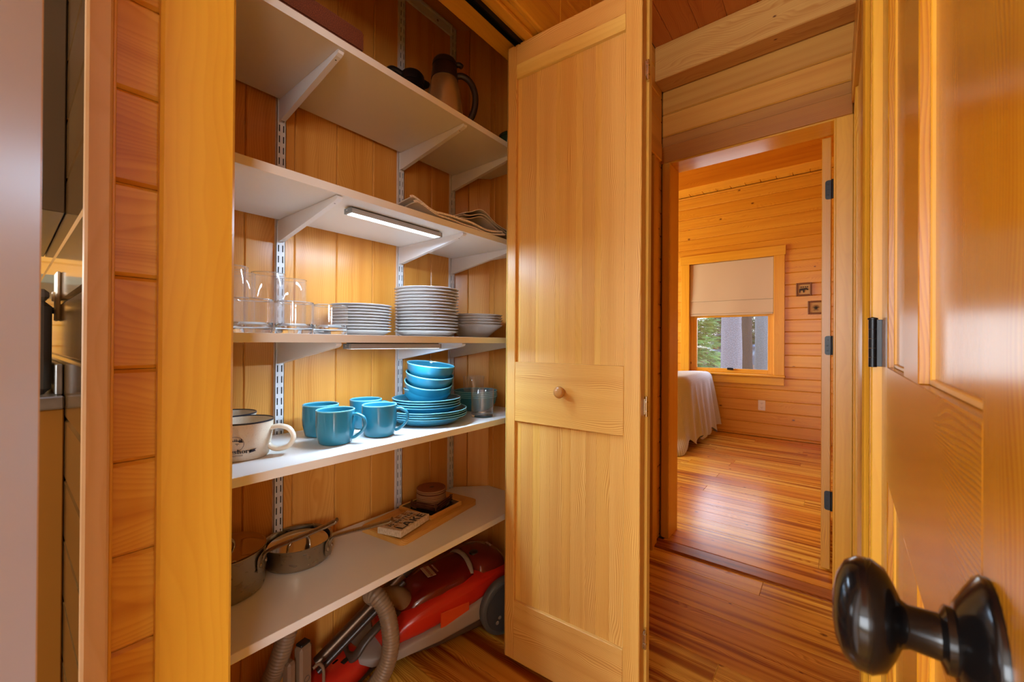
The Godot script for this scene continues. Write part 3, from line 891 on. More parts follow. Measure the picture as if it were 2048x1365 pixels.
	bx("pane", Vector3(-1.355, 1.44, Z - 0.060), Vector3(-0.589, 2.01, Z - 0.056), M.pane, w, 0.0)
	bx("latch", Vector3(-1.005, 0.757, Z - 0.04), Vector3(-0.94, 0.782, Z - 0.012), M.black_metal, w, 0.004)
	# roman shade
	var sh := thing("roman_shade", Vector3(-0.98, 2.06, Z - 0.014), "beige linen roman shade lowered over the upper half of the bedroom window", "window shade")
	var cloth := mat("beige linen", rgb(214, 196, 180), 0.85)
	cloth.albedo_texture = noise_tex(5, 0.35, Color(0.90, 0.88, 0.86), Color(1, 1, 1), 256, 2)
	cloth.uv1_scale = Vector3(6, 6, 6)
	cloth.backlight = Color(0.75, 0.66, 0.56)
	var rows := []
	# (drop, out): one flat fall with a fold near its foot
	for q in [[0.0, 0.0], [0.10, 0.001], [0.22, 0.003], [0.34, 0.006], [0.42, 0.009], [0.455, 0.014], [0.468, 0.018], [0.472, 0.010], [0.455, 0.004]]:
		var row := PackedVector3Array()
		for i in 25:
			var x := lerpf(-0.442, 0.442, i / 24.0)
			row.append(Vector3(x, -q[0] + 0.004 * sin(x * 7.0) * q[0] - x * 0.012 * q[0] * 2.0, q[1] + 0.003 * sin(x * 16.0) * q[0]))
		rows.append(row)
	var g := G.new()
	g.grid(rows)
	put(g, "upper_fall", cloth, sh)
	rows = []
	for q in [[0.452, 0.003], [0.50, 0.007], [0.57, 0.011], [0.60, 0.012], [0.622, 0.016], [0.628, 0.019], [0.622, 0.012]]:
		var row2 := PackedVector3Array()
		for i in 25:
			var x := lerpf(-0.442, 0.442, i / 24.0)
			row2.append(Vector3(x, -q[0] - x * 0.012 + 0.002 * sin(x * 9.0), q[1] + 0.003 * sin(x * 13.0 + 1.0)))
		rows.append(row2)
	g = G.new()
	g.grid(rows)
	put(g, "lower_fall", cloth, sh)
	g = G.new()
	g.box(Vector3(-0.442, -0.648, -0.002), Vector3(0.442, -0.624, 0.016), 0.004)
	put(g, "bottom_hem", cloth, sh)
	# door leaf opened into the bedroom
	var d := struct("door_5", "bedroom door leaf opened inwards, seen edge on with three black hinges", "door")
	bx("leaf", Vector3(-0.047, 0.016, -3.13), Vector3(-0.012, 2.045, -2.41), M.casing_fir[0], d, 0.002, 1)
	for y in [1.797, 1.065, 0.338]:
		var h := G.new()
		var pl := PackedVector2Array()
		for q in [[-1, -1], [-1, 1]]:
			for k in 5:
				var a := PI + (PI / 2.0) * k / 4.0 if q[1] < 0 else PI / 2.0 + (PI / 2.0) * k / 4.0
				pl.append(Vector2(-0.034 + 0.010 + 0.010 * cos(a), q[1] * (0.0445 - 0.010) + 0.010 * sin(a)))
		var ordered := PackedVector2Array()
		for k in range(0, 5): ordered.append(pl[k])
		ordered.append(Vector2(-0.006, -0.0445)); ordered.append(Vector2(-0.006, 0.0445))
		for k in range(5, 10): ordered.append(pl[k])
		h.prism(ordered, Vector3(0, y, -2.4098), Vector3(1, 0, 0), Vector3(0, 1, 0), Vector3(0, 0, 0.0022))
		h.tube([Vector3(-0.0065, y - 0.0445, -2.402), Vector3(-0.0065, y + 0.0445, -2.402)], 0.0055, 12)
		for s in [-0.025, 0.0, 0.025]:
			h.lathe([Vector2(0.0035, 0.0), Vector2(0.003, 0.0008), Vector2(0.0, 0.001)], 10, Vector3(-0.024, y + s, -2.4076), Basis(Vector3(1, 0, 0), Vector3(0, 0, 1), Vector3(0, -1, 0)))
		put(h, "hinge", M.black_metal, d)
	plaques(Z)
	bed()

func plaques(Z: float) -> void:
	var brown := mat("carved brown frame", rgb(120, 72, 34), 0.55)
	var tan_m := mat("tan tile", rgb(196, 158, 104), 0.6)
	var dark := mat("dark relief", rgb(48, 34, 22), 0.6)
	for k in 2:
		var c: Vector3 = [Vector3(-0.2565, 1.6645, Z), Vector3(-0.152, 1.464, Z)][k]
		var t := thing("wall_plaque", c, ["small square brown plaque with a dark moose, upper of the two", "small square brown plaque with a pine sprig, lower of the two"][k], "wall plaque", "little plaques on the bedroom wall")
		var g := G.new()
		for s in [[-0.07, -0.052, -0.072, 0.072], [0.052, 0.07, -0.072, 0.072]]:
			g.box(Vector3(s[0], s[2], 0.0), Vector3(s[1], s[3], 0.016), 0.004)
		for s in [[-0.072, -0.053], [0.053, 0.072]]:
			g.box(Vector3(-0.052, s[0], 0.0), Vector3(0.052, s[1], 0.016), 0.004)
		put(g, "frame", brown, t)
		g = G.new()
		g.box(Vector3(-0.054, -0.055, 0.0), Vector3(0.054, 0.055, 0.006), 0.001)
		put(g, "tile", tan_m, t)
		g = G.new()
		if k == 0:
			var moose := PackedVector2Array([Vector2(-0.040, -0.034), Vector2(-0.032, -0.034), Vector2(-0.029, -0.012), Vector2(-0.010, -0.010), Vector2(-0.006, -0.034), Vector2(0.004, -0.034), Vector2(0.006, -0.008), Vector2(0.018, -0.002), Vector2(0.030, -0.010), Vector2(0.040, -0.004), Vector2(0.034, 0.008), Vector2(0.022, 0.016), Vector2(0.0, 0.014), Vector2(-0.030, 0.012), Vector2(-0.042, 0.002)])
			g.prism(moose, Vector3(0, 0, 0.006), Vector3(1, 0, 0), Vector3(0, 1, 0), Vector3(0, 0, 0.004))
			for x in [-0.030, -0.012, 0.008, 0.026]:
				g.box(Vector3(x, 0.020, 0.006), Vector3(x + 0.012, 0.032, 0.009), 0.002)
		else:
			for a in range(-4, 5):
				var an := a * 0.33
				g.tube([Vector3(0, -0.012, 0.008), Vector3(sin(an) * 0.036, -0.012 + cos(an) * 0.042, 0.008)], [0.0032, 0.001], 6)
			for a in [-0.8, -0.35, 0.35, 0.8]:
				g.tube([Vector3(0, -0.008, 0.008), Vector3(sin(a) * 0.034, -0.008 - cos(a) * 0.034, 0.008)], [0.003, 0.001], 6)
		put(g, "relief", dark, t)
	var o := thing("wall_outlet", Vector3(-0.6435, 0.368, Z), "white electrical outlet low on the bedroom wall under the window", "outlet")
	var wp := mat("white plastic", rgb(236, 232, 226), 0.35)
	var g2 := G.new()
	g2.box(Vector3(-0.036, -0.058, 0.0), Vector3(0.036, 0.058, 0.006), 0.002)
	put(g2, "cover_plate", wp, o)
	for y in [-0.024, 0.024]:
		g2 = G.new()
		g2.lathe([Vector2(0.017, 0.0), Vector2(0.0165, 0.0018), Vector2(0.0, 0.002)], 20, Vector3(0, y, 0.006), Basis(Vector3(1, 0, 0), Vector3(0, 0, 1), Vector3(0, -1, 0)))
		put(g2, "socket", wp, o)
		g2 = G.new()
		for x in [-0.006, 0.006]:
			g2.box(Vector3(x - 0.001, y - 0.004, 0.0078), Vector3(x + 0.001, y + 0.005, 0.0084), 0.0)
		g2.box(Vector3(-0.002, y - 0.011, 0.0078), Vector3(0.002, y - 0.008, 0.0084), 0.0)
		put(g2, "slot", M.black_plastic, o)

func bed() -> void:
	var b := thing("bed", Vector3(-1.9, 0, -4.75), "bed in the corner of the bedroom, its foot draped with a pale grey blanket", "bed")
	var g := G.new()
	g.box(Vector3(-0.95, 0.20, -0.50), Vector3(0.70, 0.46, 0.50), 0.03)
	put(g, "box_spring", mat("dark box spring", rgb(58, 50, 46), 0.8), b)
	g = G.new()
	g.box(Vector3(-0.95, 0.46, -0.50), Vector3(0.72, 0.70, 0.50), 0.06)
	put(g, "mattress", mat("mattress", rgb(214, 210, 204), 0.85), b)
	for s in [[0.62, -0.42], [0.62, 0.42], [-0.9, -0.42], [-0.9, 0.42]]:
		g = G.new()
		g.lathe([Vector2(0.0, 0.006), Vector2(0.022, 0.006), Vector2(0.03, 0.20), Vector2(0.0, 0.20)], 16, Vector3(s[0], 0, s[1]))
		put(g, "leg", M.black_plastic, b)
	# blanket: from the middle of the bed outwards, over the rounded corner and down in folds
	var bl := thing("blanket", Vector3(-1.9, 0, -4.75), "pale grey waffle-weave blanket hanging in folds over the foot of the bed", "blanket")
	var rows := []
	# outline of the bed seen from above, from far right corner round the foot to the near side
	var out := []
	var N := 220
	for i in N + 1:
		var t := float(i) / N
		var p: Vector2
		var nrm: Vector2
		if t < 0.36:
			p = Vector2(0.74, lerpf(-0.54, 0.34, t / 0.36)); nrm = Vector2(1, 0)
		elif t < 0.50:
			var a := (t - 0.36) / 0.14 * PI / 2
			p = Vector2(0.56 + 0.18 * cos(a), 0.34 + 0.18 * sin(a)); nrm = Vector2(cos(a), sin(a))
		else:
			p = Vector2(lerpf(0.56, -0.95, (t - 0.5) / 0.5), 0.52); nrm = Vector2(0, 1)
		out.append([p, nrm, t])
	var S := 40
	for j in S + 1:
		var s := float(j) / S
		var row := PackedVector3Array()
		for q in out:
			var p: Vector2 = q[0]
			var nr: Vector2 = q[1]
			var t: float = q[2]
			var corner := exp(-pow((t - 0.47) / 0.030, 2.0))
			var hem := 0.085 + 0.035 * sin(t * 61.0 + 1.0) + 0.10 * smoothstep(0.52, 0.62, t)
			hem = lerpf(hem, 0.012, minf(1.0, corner * 1.3))
			var top := 0.735
			# sharp-crested folds that open towards the hem
			var f0 := t * 9.0 + 0.25 * sin(t * 21.0)
			var saw := absf(fmod(f0, 1.0) - 0.5) * 2.0
			var fold := pow(saw, 0.7) * 1.1 - 0.55 + 0.25 * sin(t * 83.0 + 2.0)
			var y: float
			var o: float
			if s < 0.22:
				var e := s / 0.22
				o = lerpf(-0.42, -0.055, e); y = top + 0.012 * sin(p.x * 6.0 + e * 3.0) * (1.0 - e)
			elif s < 0.34:
				var a2 := (s - 0.22) / 0.12 * PI / 2
				o = -0.055 + 0.075 * sin(a2); y = top - 0.085 * (1.0 - cos(a2))
			else:
				var e2 := (s - 0.34) / 0.66
				y = lerpf(top - 0.085, hem, e2)
				o = 0.02 + e2 * (0.055 + 0.07 * corner) + fold * 0.062 * pow(e2, 0.7) + 0.16 * corner * smoothstep(0.78, 1.0, e2)
				if corner > 0.5 and e2 > 0.9: y = maxf(y, 0.012)
			var w := p + nr * o
			row.append(Vector3(w.x, y, w.y))
		rows.append(row)
	g = G.new()
	g.grid(rows, false, false, Vector2(110, 44))
	var cm := mat("pale grey waffle weave", rgb(222, 222, 226), 0.9)
	var im := Image.create(32, 32, false, Image.FORMAT_RGB8)
	for y in 32:
		for x in 32:
			var k := 0.74 + 0.26 * absf(sin(PI * x / 16.0) * sin(PI * y / 16.0))
			im.set_pixel(x, y, Color(k, k, k))
	cm.albedo_texture = ImageTexture.create_from_image(im)
	put(g, "cloth", cm, bl)

func kitchen() -> void:
	var wk := struct("wall_kitchen", "glossy dark log-board wall running back into the kitchen, left of the jamb", "wall")
	slab(wk, Vector3(-4.9, 0, -0.18), Vector3(-1.34, 2.645, -0.10), M.core)
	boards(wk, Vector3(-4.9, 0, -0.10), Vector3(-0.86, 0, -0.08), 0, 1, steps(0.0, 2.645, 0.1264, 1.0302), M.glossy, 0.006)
	var cu := thing("upper_cabinet", Vector3(-1.66, 1.34, -0.079), "tall dark glossy upper cabinet side seen through the kitchen doorway gap", "cabinet")
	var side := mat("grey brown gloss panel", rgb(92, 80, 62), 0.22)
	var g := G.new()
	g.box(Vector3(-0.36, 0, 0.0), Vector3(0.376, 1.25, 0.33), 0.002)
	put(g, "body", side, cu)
	g = G.new()
	g.box(Vector3(-0.355, 0.006, 0.331), Vector3(0.37, 1.244, 0.350), 0.002)
	put(g, "door", side, cu)
	var cb := thing("base_cabinet", Vector3(-2.2, 0, -0.079), "orange-brown kitchen base cabinet end panel under the stone worktop", "cabinet")
	g = G.new()
	g.box(Vector3(-1.2, 0.0, 0.0), Vector3(0.936, 0.925, 0.60), 0.002)
	put(g, "body", mat("honey cabinet side", rgb(176, 122, 44), 0.35), cb)
	for k in 3:
		g = G.new()
		g.box(Vector3(-1.19 + k * 0.71, 0.1, 0.601), Vector3(-0.49 + k * 0.71, 0.91, 0.62), 0.003)
		put(g, "door", M.casing[0], cb)
	var ct := thing("worktop", Vector3(-2.2, 0.9255, -0.079), "grey stone kitchen worktop with a short upstand along the wall", "worktop")
	var stone := mat("grey stone", rgb(150, 142, 130), 0.22)
	stone.albedo_texture = noise_tex(3, 0.06, Color(0.75, 0.75, 0.75), Color(1, 1, 1), 256, 4)
	stone.uv1_triplanar = true
	g = G.new()
	g.box(Vector3(-1.22, 0.0, 0.0), Vector3(0.945, 0.027, 0.63), 0.003)
	put(g, "slab", stone, ct)
	g = G.new()
	g.box(Vector3(-1.22, 0.0272, 0.0005), Vector3(0.915, 0.092, 0.0115), 0.002)
	put(g, "upstand", stone, ct)
	var ap := thing("coffee_machine", Vector3(-1.44, 0.953, 0.03), "dark grey kitchen appliance with a rounded top on the worktop", "appliance")
	g = G.new()
	g.box(Vector3(-0.13, 0.0, -0.094), Vector3(0.13, 0.20, 0.13), 0.012)
	put(g, "body", mat("dark grey appliance", rgb(70, 68, 64), 0.4), ap)
	g = G.new()
	g.box(Vector3(-0.125, 0.2005, -0.09), Vector3(0.125, 0.225, 0.125), 0.011)
	put(g, "lid", mat("grey appliance lid", rgb(96, 92, 86), 0.35), ap)
	g = G.new()
	g.lathe([Vector2(0.0, 0.0), Vector2(0.008, 0.0), Vector2(0.008, 0.016), Vector2(0.0, 0.017)], 12, Vector3(-0.1, 0.19, -0.094), Basis(Vector3(1, 0, 0), Vector3(0, 0, -1), Vector3(0, 1, 0)))
	put(g, "button", M.black_plastic, ap)
	var pl := thing("switch_plate", Vector3(-1.42, 1.17, -0.0798), "cream switch plate on the glossy kitchen wall, seen from the side", "switch plate")
	g = G.new()
	g.box(Vector3(-0.036, -0.056, 0.0), Vector3(0.036, 0.056, 0.007), 0.002)
	put(g, "plate", mat("cream plastic", rgb(236, 214, 178), 0.35), pl)
	g = G.new()
	g.box(Vector3(-0.006, -0.011, 0.0071), Vector3(0.006, 0.011, 0.012), 0.001)
	put(g, "toggle", mat("cream toggle", rgb(236, 214, 178), 0.35), pl)
	# farther units
	var sh := thing("kitchen_shelf", Vector3(-3.0, 1.30, -0.079), "pale open kitchen shelf with black mug hooks far down the kitchen wall", "shelf")
	g = G.new()
	g.box(Vector3(-0.5, 0.0, 0.0), Vector3(0.5, 0.035, 0.24), 0.003)
	put(g, "board", mat("sage shelf", rgb(160, 166, 144), 0.45), sh)
	for k in 4:
		var a := G.new()
		a.tube(arc(Vector3(-0.35 + k * 0.23, -0.022, 0.10), Vector3(0, 0.022, 0), Vector3(0, 0, 0.016), 0.0, 4.4, 10), 0.004, 8)
		put(a, "hook", M.black_metal, sh)
	var wf := struct("wall_kitchen_end", "far kitchen wall of yellow pine boards with a pale beam", "wall")
	boards(wf, Vector3(-3.72, 0, -0.08), Vector3(-3.70, 0, 0.62), 2, 1, steps(0.0, 2.6, 0.1264, 1.0302), M.pine, 0.005)
	slab(wf, Vector3(-3.80, 0, -0.08), Vector3(-3.72, 2.6, 0.62), M.core)

func outdoors() -> void:
	var gr := struct("ground", "needle-covered reddish ground outside the bedroom window", "ground")
	var gm := mat("pine needle ground", rgb(178, 128, 100), 0.95)
	gm.albedo_texture = noise_tex(9, 0.09, Color(0.62, 0.55, 0.5), Color(1, 0.98, 0.95), 512, 5)
	gm.uv1_scale = Vector3(14, 14, 1)
	var rows := []
	var f := FastNoiseLite.new()
	f.seed = 4
	f.frequency = 0.16
	for j in 40:
		var row := PackedVector3Array()
		for i in 40:
			var x := -22.0 + i * 0.9
			var z := -5.7 - j * 0.9
			row.append(Vector3(x, -0.45 + 0.10 * f.get_noise_2d(x, z) + 0.035 * maxf(0.0, -z - 8.0), z))
		rows.append(row)
	var g := G.new()
	g.grid(rows)
	put(g, "surface", gm, gr)
	trunk(Vector3(-1.63, -0.45, -9.2), 0.20, 0.172, Color8(206, 200, 202), "thick pale grey tree trunk close outside the window", 3)
	trunk(Vector3(-1.46, -0.25, -12.8), 0.235, 0.225, Color8(186, 188, 186), "second pale grey tree trunk at the right edge of the pane", 5)
	trunk(Vector3(-2.35, -0.15, -15.5), 0.24, 0.19, Color8(86, 70, 58), "dark brown tree trunk farther off between the grey ones", 8)
	# hemlock boughs
	var r := RandomNumberGenerator.new()
	r.seed = 77
	leaves("hemlock_tree", Vector3(-3.5, -0.4, -11.2), "bright green feathery evergreen filling the left of the pane", Vector3(1.55, 3.4, 1.2), 9000, r, 0.0)
	leaves("hemlock_tree", Vector3(-2.95, 1.25, -16.5), "dark green bough hanging beside the brown trunk", Vector3(1.3, 0.9, 0.8), 2600, r, 1.0)
	leaves("hemlock_tree", Vector3(-8.5, 0.2, -22.0), "far green evergreens behind the trees", Vector3(7.0, 5.5, 1.2), 9000, r, 0.5)
	car()

func trunk(at: Vector3, r0: float, r1: float, c: Color, label: String, sd: int) -> void:
	var t := thing("tree_trunk", at, label, "tree", "trunks outside the bedroom window")
	var f := FastNoiseLite.new()
	f.seed = sd
	f.frequency = 1.0
	var rows := []
	for j in 90:
		var y := -0.3 + j * 0.075
		var row := PackedVector3Array()
		for i in 64:
			var a := TAU * i / 64.0
			var r := lerpf(r0, r1, clampf(y / 3.0, 0.0, 1.0)) + (0.10 * exp(-maxf(y, 0.0) * 5.0))
			r += 0.014 * f.get_noise_3d(cos(a) * 3.4, y * 1.3, sin(a) * 3.4) + 0.012 * f.get_noise_3d(cos(a) * 11.0, y * 3.6, sin(a) * 11.0)
			row.append(Vector3(cos(a) * r, y, sin(a) * r))
		rows.append(row)
	var g := G.new()
	g.grid(rows, true, false, Vector2(4, 10))
	var m := mat("bark", c, 0.95)
	m.albedo_texture = noise_tex(sd, 0.11, Color(0.35, 0.34, 0.34), Color(1, 1, 1), 256, 4)
	put(g, "trunk", m, t)

func leaves(called: String, at: Vector3, label: String, half: Vector3, count: int, r: RandomNumberGenerator, shade: float) -> void:
	var t := thing(called, at, label, "tree", "evergreens outside the bedroom window")
	var tr := G.new()
	tr.tube([Vector3(0, -0.3, 0), Vector3(0.03, half.y * 0.6, 0), Vector3(0, half.y, 0)], [0.07, 0.05, 0.01], 8)
	put(tr, "stem", mat("stem bark", rgb(80, 62, 48), 0.9), t)
	# one flat spray: a twig with drooping blades
	var g := G.new()
	for k in 7:
		for s in [-1, 1]:
			var x := 0.018 * k
			var w := 0.05 * (1.0 - k / 8.5)
			g.tri(Vector3(x, -0.03 * x, 0), Vector3(x + 0.016, -0.03 * x, 0), Vector3(x + 0.026, -0.012, s * w), Vector3(0, 1, 0))
	var mm := MultiMesh.new()
	mm.transform_format = MultiMesh.TRANSFORM_3D
	mm.use_colors = true
	mm.mesh = g.mesh()
	mm.instance_count = count
	for i in count:
		var lay := floorf(r.randf() * 9.0) / 9.0
		var y := half.y * (lay + r.randf() * 0.09)
		var rad := (1.0 - lay * 0.55) * sqrt(r.randf())
		var a := r.randf() * TAU
		var p := Vector3(cos(a) * rad * half.x, y - rad * rad * 0.25, sin(a) * rad * half.z)
		var sc := r.randf_range(1.0, 2.2)
		var bs := Basis.from_euler(Vector3(r.randf_range(-0.5, 0.4), -a + r.randf_range(-0.7, 0.7), r.randf_range(-0.5, 0.2))).scaled(Vector3.ONE * sc)
		mm.set_instance_transform(i, Transform3D(bs, p))
		var v := r.randf_range(0.7, 1.15)
		var col := Color(0.22, 0.46, 0.09).lerp(Color(0.05, 0.13, 0.04), shade) * v
		if r.randf() < 0.25: col = Color(0.38, 0.58, 0.14).lerp(Color(0.08, 0.18, 0.05), shade) * v
		mm.set_instance_color(i, Color(col.r, col.g, col.b, 1.0))
	var o := MultiMeshInstance3D.new()
	o.name = "foliage"
	o.multimesh = mm
	var lm := mat("needles", Color(1, 1, 1), 0.7)
	lm.vertex_color_use_as_albedo = true
	lm.cull_mode = BaseMaterial3D.CULL_DISABLED
	lm.backlight = Color(0.35, 0.4, 0.2)
	o.material_override = lm
	o.set_meta("kind", "stuff")
	t.add_child(o, true)

func car() -> void:
	var c := thing("car", Vector3(-3.35, 0.0, -19.0), "blue-grey car parked behind the trunks, partly hidden", "car", "", 0.25)
	var body := mat("blue grey paint", rgb(120, 140, 158), 0.25, 0.3)
	var glass := mat("car glass", rgb(34, 42, 48), 0.08)
	var rows := []
	for q in [[0.30, -2.1, 2.1, 0.84], [0.55, -2.2, 2.2, 0.90], [0.85, -2.15, 2.18, 0.90], [0.98, -2.0, 2.1, 0.86], [1.02, -1.3, 2.0, 0.80], [1.40, -0.7, 1.7, 0.68], [1.46, -0.4, 1.4, 0.60]]:
		var row := PackedVector3Array()
		for i in 40:
			var a := TAU * i / 40.0
			var cx := signf(cos(a)) * pow(absf(cos(a)), 0.35)
			var sz := signf(sin(a)) * pow(absf(sin(a)), 0.35)
			row.append(Vector3(cx * q[3], q[0], lerpf(q[1], q[2], sz * 0.5 + 0.5)))
		rows.append(row)
	var g := G.new()
	g.grid(rows, true, false)
	put(g, "body", body, c)
	g = G.new()
	g.box(Vector3(-0.60, 1.06, 1.70), Vector3(0.60, 1.36, 2.02), 0.05)
	put(g, "rear_window", glass, c)
	g = G.new()
	g.box(Vector3(-0.26, 0.72, 2.16), Vector3(0.26, 0.86, 2.22), 0.01)
	put(g, "number_plate", M.white_china, c)
	for s in [-1, 1]:
		g = G.new()
		g.box(Vector3(s * 0.72 - 0.12, 0.86, 2.02), Vector3(s * 0.72 + 0.12, 1.02, 2.16), 0.03)
		put(g, "tail_light", mat("red lens", rgb(150, 24, 20), 0.2), c)
		for z in [-1.35, 1.35]:
			g = G.new()
			g.lathe([Vector2(0.0, -0.1), Vector2(0.30, -0.1), Vector2(0.33, -0.06), Vector2(0.33, 0.06), Vector2(0.30, 0.1), Vector2(0.0, 0.1)], 28, Vector3(s * 0.80, 0.33, z), Basis(Vector3(0, 0, 1), Vector3(1, 0, 0), Vector3(0, 1, 0)))
			put(g, "wheel", M.black_plastic, c)

func closet_fittings() -> void:
	# slotted rails
	var names := ["left slotted white shelf rail, beside the pots and cream mugs", "middle slotted white shelf rail on the back wall", "right slotted white shelf rail beside the angled corner boards"]
	var zc := [-0.5025, -0.922, -1.185]
	for i in 3:
		var t := thing("shelf_rail", Vector3(-1.281, 0.30, zc[i]), names[i], "shelf rail", "slotted rails on the closet back wall")
		put(rail_mesh(2.11), "channel", M.white_metal, t)
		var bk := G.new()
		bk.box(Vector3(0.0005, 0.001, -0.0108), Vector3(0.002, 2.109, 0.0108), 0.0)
		put(bk, "slot_shade", M.black_plastic, t)  # dark strip standing in for the shade inside the channel
	var hr := thing("hang_rail", Vector3(-1.281, 2.392, -0.72), "white horizontal hanging rail along the top of the closet wall", "hanging rail")
	var g := G.new()
	g.box(Vector3(0, -0.021, -0.455), Vector3(0.004, 0.021, 0.455), 0.0008)
	g.box(Vector3(0.004, 0.013, -0.455), Vector3(0.014, 0.021, 0.455), 0.001)
	g.box(Vector3(0.004, -0.021, -0.455), Vector3(0.010, -0.016, 0.455), 0.001)
	put(g, "channel", M.white_metal, hr)
	for z in [-0.38, -0.02, 0.36]:
		g = G.new()
		g.lathe([Vector2(0.005, 0.0), Vector2(0.0045, 0.002), Vector2(0.0, 0.0025)], 14, Vector3(0.004, 0, z), Basis(Vector3(0, 1, 0), Vector3(1, 0, 0), Vector3(0, 0, -1)))
		put(g, "screw", M.steel, hr)
	# shelves: front x = -0.925, clipped at the corner
	var tops := [1.7935, 1.4415, 1.0865, 0.7985, 0.452]
	var labs := ["top white shelf holding the coffee carafes", "second white shelf, folded cloths on it and a lit light bar under it", "middle white shelf of glasses and white plates, edge on", "white shelf of teal mugs and plates", "lowest white shelf holding pots and a cutting board"]
	for i in 5:
		var s := thing("closet_shelf", Vector3(-0.925, tops[i] - 0.0195, -0.75), labs[i], "shelf", "white closet shelves")
		g = G.new()
		var pl := PackedVector2Array([Vector2(0, 0.545), Vector2(0, -0.554), Vector2(-0.238, -0.554), Vector2(-0.338, -0.452), Vector2(-0.338, 0.545)])
		g.prism(pl, Vector3(0, 0.0005, 0), Vector3(1, 0, 0), Vector3(0, 0, 1), Vector3(0, 0.019, 0))
		put(g, "board", M.melamine, s)
		g = G.new()
		g.box(Vector3(0.0001, 0.0, -0.554), Vector3(0.0012, 0.0195, 0.545), 0.0004)
		put(g, "edge_band", M.melamine, s)
	# brackets under the three upper shelves
	var proto: Node3D = null
	var which := ["left", "middle", "right"]
	var under := ["top shelf", "second shelf", "glass shelf"]
	for i in 3:
		for k in 3:
			var at := Vector3(-1.269, tops[i] - 0.0197, zc[k] + 0.001)
			var lab: String = "white steel bracket under the %s on the %s rail" % [under[i], which[k]]
			if proto == null:
				proto = thing("shelf_bracket", at, lab, "bracket", "white shelf brackets")
				var b := G.new()
				var pf := PackedVector2Array([Vector2(0, 0), Vector2(0.335, 0), Vector2(0.3385, -0.004), Vector2(0.335, -0.0085), Vector2(0.325, -0.012), Vector2(0.15, -0.0400), Vector2(0.012, -0.062), Vector2(0, -0.062)])
				for z in [-0.0068, 0.0053]:
					b.prism(pf, Vector3(0, 0, z), Vector3(1, 0, 0), Vector3(0, 1, 0), Vector3(0, 0, 0.0015))
				var web := PackedVector2Array([Vector2(0.335, -0.0002), Vector2(0.3385, -0.004), Vector2(0.335, -0.0085), Vector2(0.325, -0.012), Vector2(0.15, -0.0400), Vector2(0.012, -0.062), Vector2(0.012, -0.0605), Vector2(0.15, -0.0385), Vector2(0.325, -0.0105), Vector2(0.3335, -0.007), Vector2(0.336, -0.004), Vector2(0.334, -0.0014)])
				b.prism(web, Vector3(0, 0, -0.0053), Vector3(1, 0, 0), Vector3(0, 1, 0), Vector3(0, 0, 0.0106))
				put(b, "arm", M.white_metal, proto)
				var hl := G.new()
				hl.lathe([Vector2(0.0, 0.0), Vector2(0.0022, 0.0), Vector2(0.0, 0.0003)], 10, Vector3(0.312, -0.0143, 0.0), Basis(Vector3(1, 0, 0), Vector3(0.135, -0.99, 0).normalized(), Vector3(0, 0, 1)))
				put(hl, "screw_hole", M.black_plastic, proto)
			else:
				copy(proto, at, lab)
	# light bars
	for k in 2:
		var y: float = tops[1 + k] - 0.0197
		var lb := thing("light_bar", Vector3(-0.996, y, -0.713), ["lit slim light bar under the second shelf", "lit slim light bar under the glass shelf, seen edge on"][k], "light", "slim battery light bars under shelves")
		var hs := G.new()
		hs.box(Vector3(-0.0155, -0.0165, -0.152), Vector3(-0.0135, -0.003, 0.152), 0.0005)
		hs.box(Vector3(0.0135, -0.0165, -0.152), Vector3(0.0155, -0.003, 0.152), 0.0005)
		hs.box(Vector3(-0.0135, -0.006, -0.152), Vector3(0.0135, -0.003, 0.152), 0.0)
		put(hs, "housing", mat("grey aluminium", rgb(168, 160, 154), 0.4, 0.3), lb)
		for s in [-1, 1]:
			var cp := G.new()
			cp.box(Vector3(-0.0157, -0.0168, s * 0.1545 - 0.003), Vector3(0.0157, -0.0028, s * 0.1545 + 0.003), 0.001)
			put(cp, "end_cap", mat("grey end cap", rgb(128, 128, 126), 0.45), lb)
		var mg := G.new()
		mg.box(Vector3(-0.012, -0.003, -0.148), Vector3(0.012, 0.0, 0.150), 0.0005)
		put(mg, "magnetic_mount", M.black_plastic, lb)
		var sw := G.new()
		sw.box(Vector3(-0.004, -0.010, 0.1575), Vector3(0.002, -0.007, 0.1582), 0.0003)
		put(sw, "switch", M.white_china, lb)
		var df := G.new()
		df.box(Vector3(-0.0133, -0.0172, -0.150), Vector3(0.0133, -0.014, 0.150), 0.0008)
		var em := mat("glowing diffuser", rgb(255, 255, 255), 0.5)
		em.emission_enabled = true
		em.emission = Color(0.93, 0.97, 1.0)
		em.emission_energy_multiplier = 3.0
		put(df, "diffuser", em, lb)
		var al := AreaLight3D.new()
		al.name = "light_bar_glow"
		al.area_size = Vector2(0.30, 0.027)
		al.light_color = Color(0.76, 0.88, 1.0)
		al.light_energy = LED
		al.area_range = 8.0
		al.area_attenuation = 2.0
		al.shadow_enabled = true
		lb.add_child(al)
		al.position = Vector3(0, -0.0185, 0)
		al.basis = Basis(Vector3(0, 0, 1), Vector3(1, 0, 0), Vector3(0, 1, 0))

const LED := 0.46

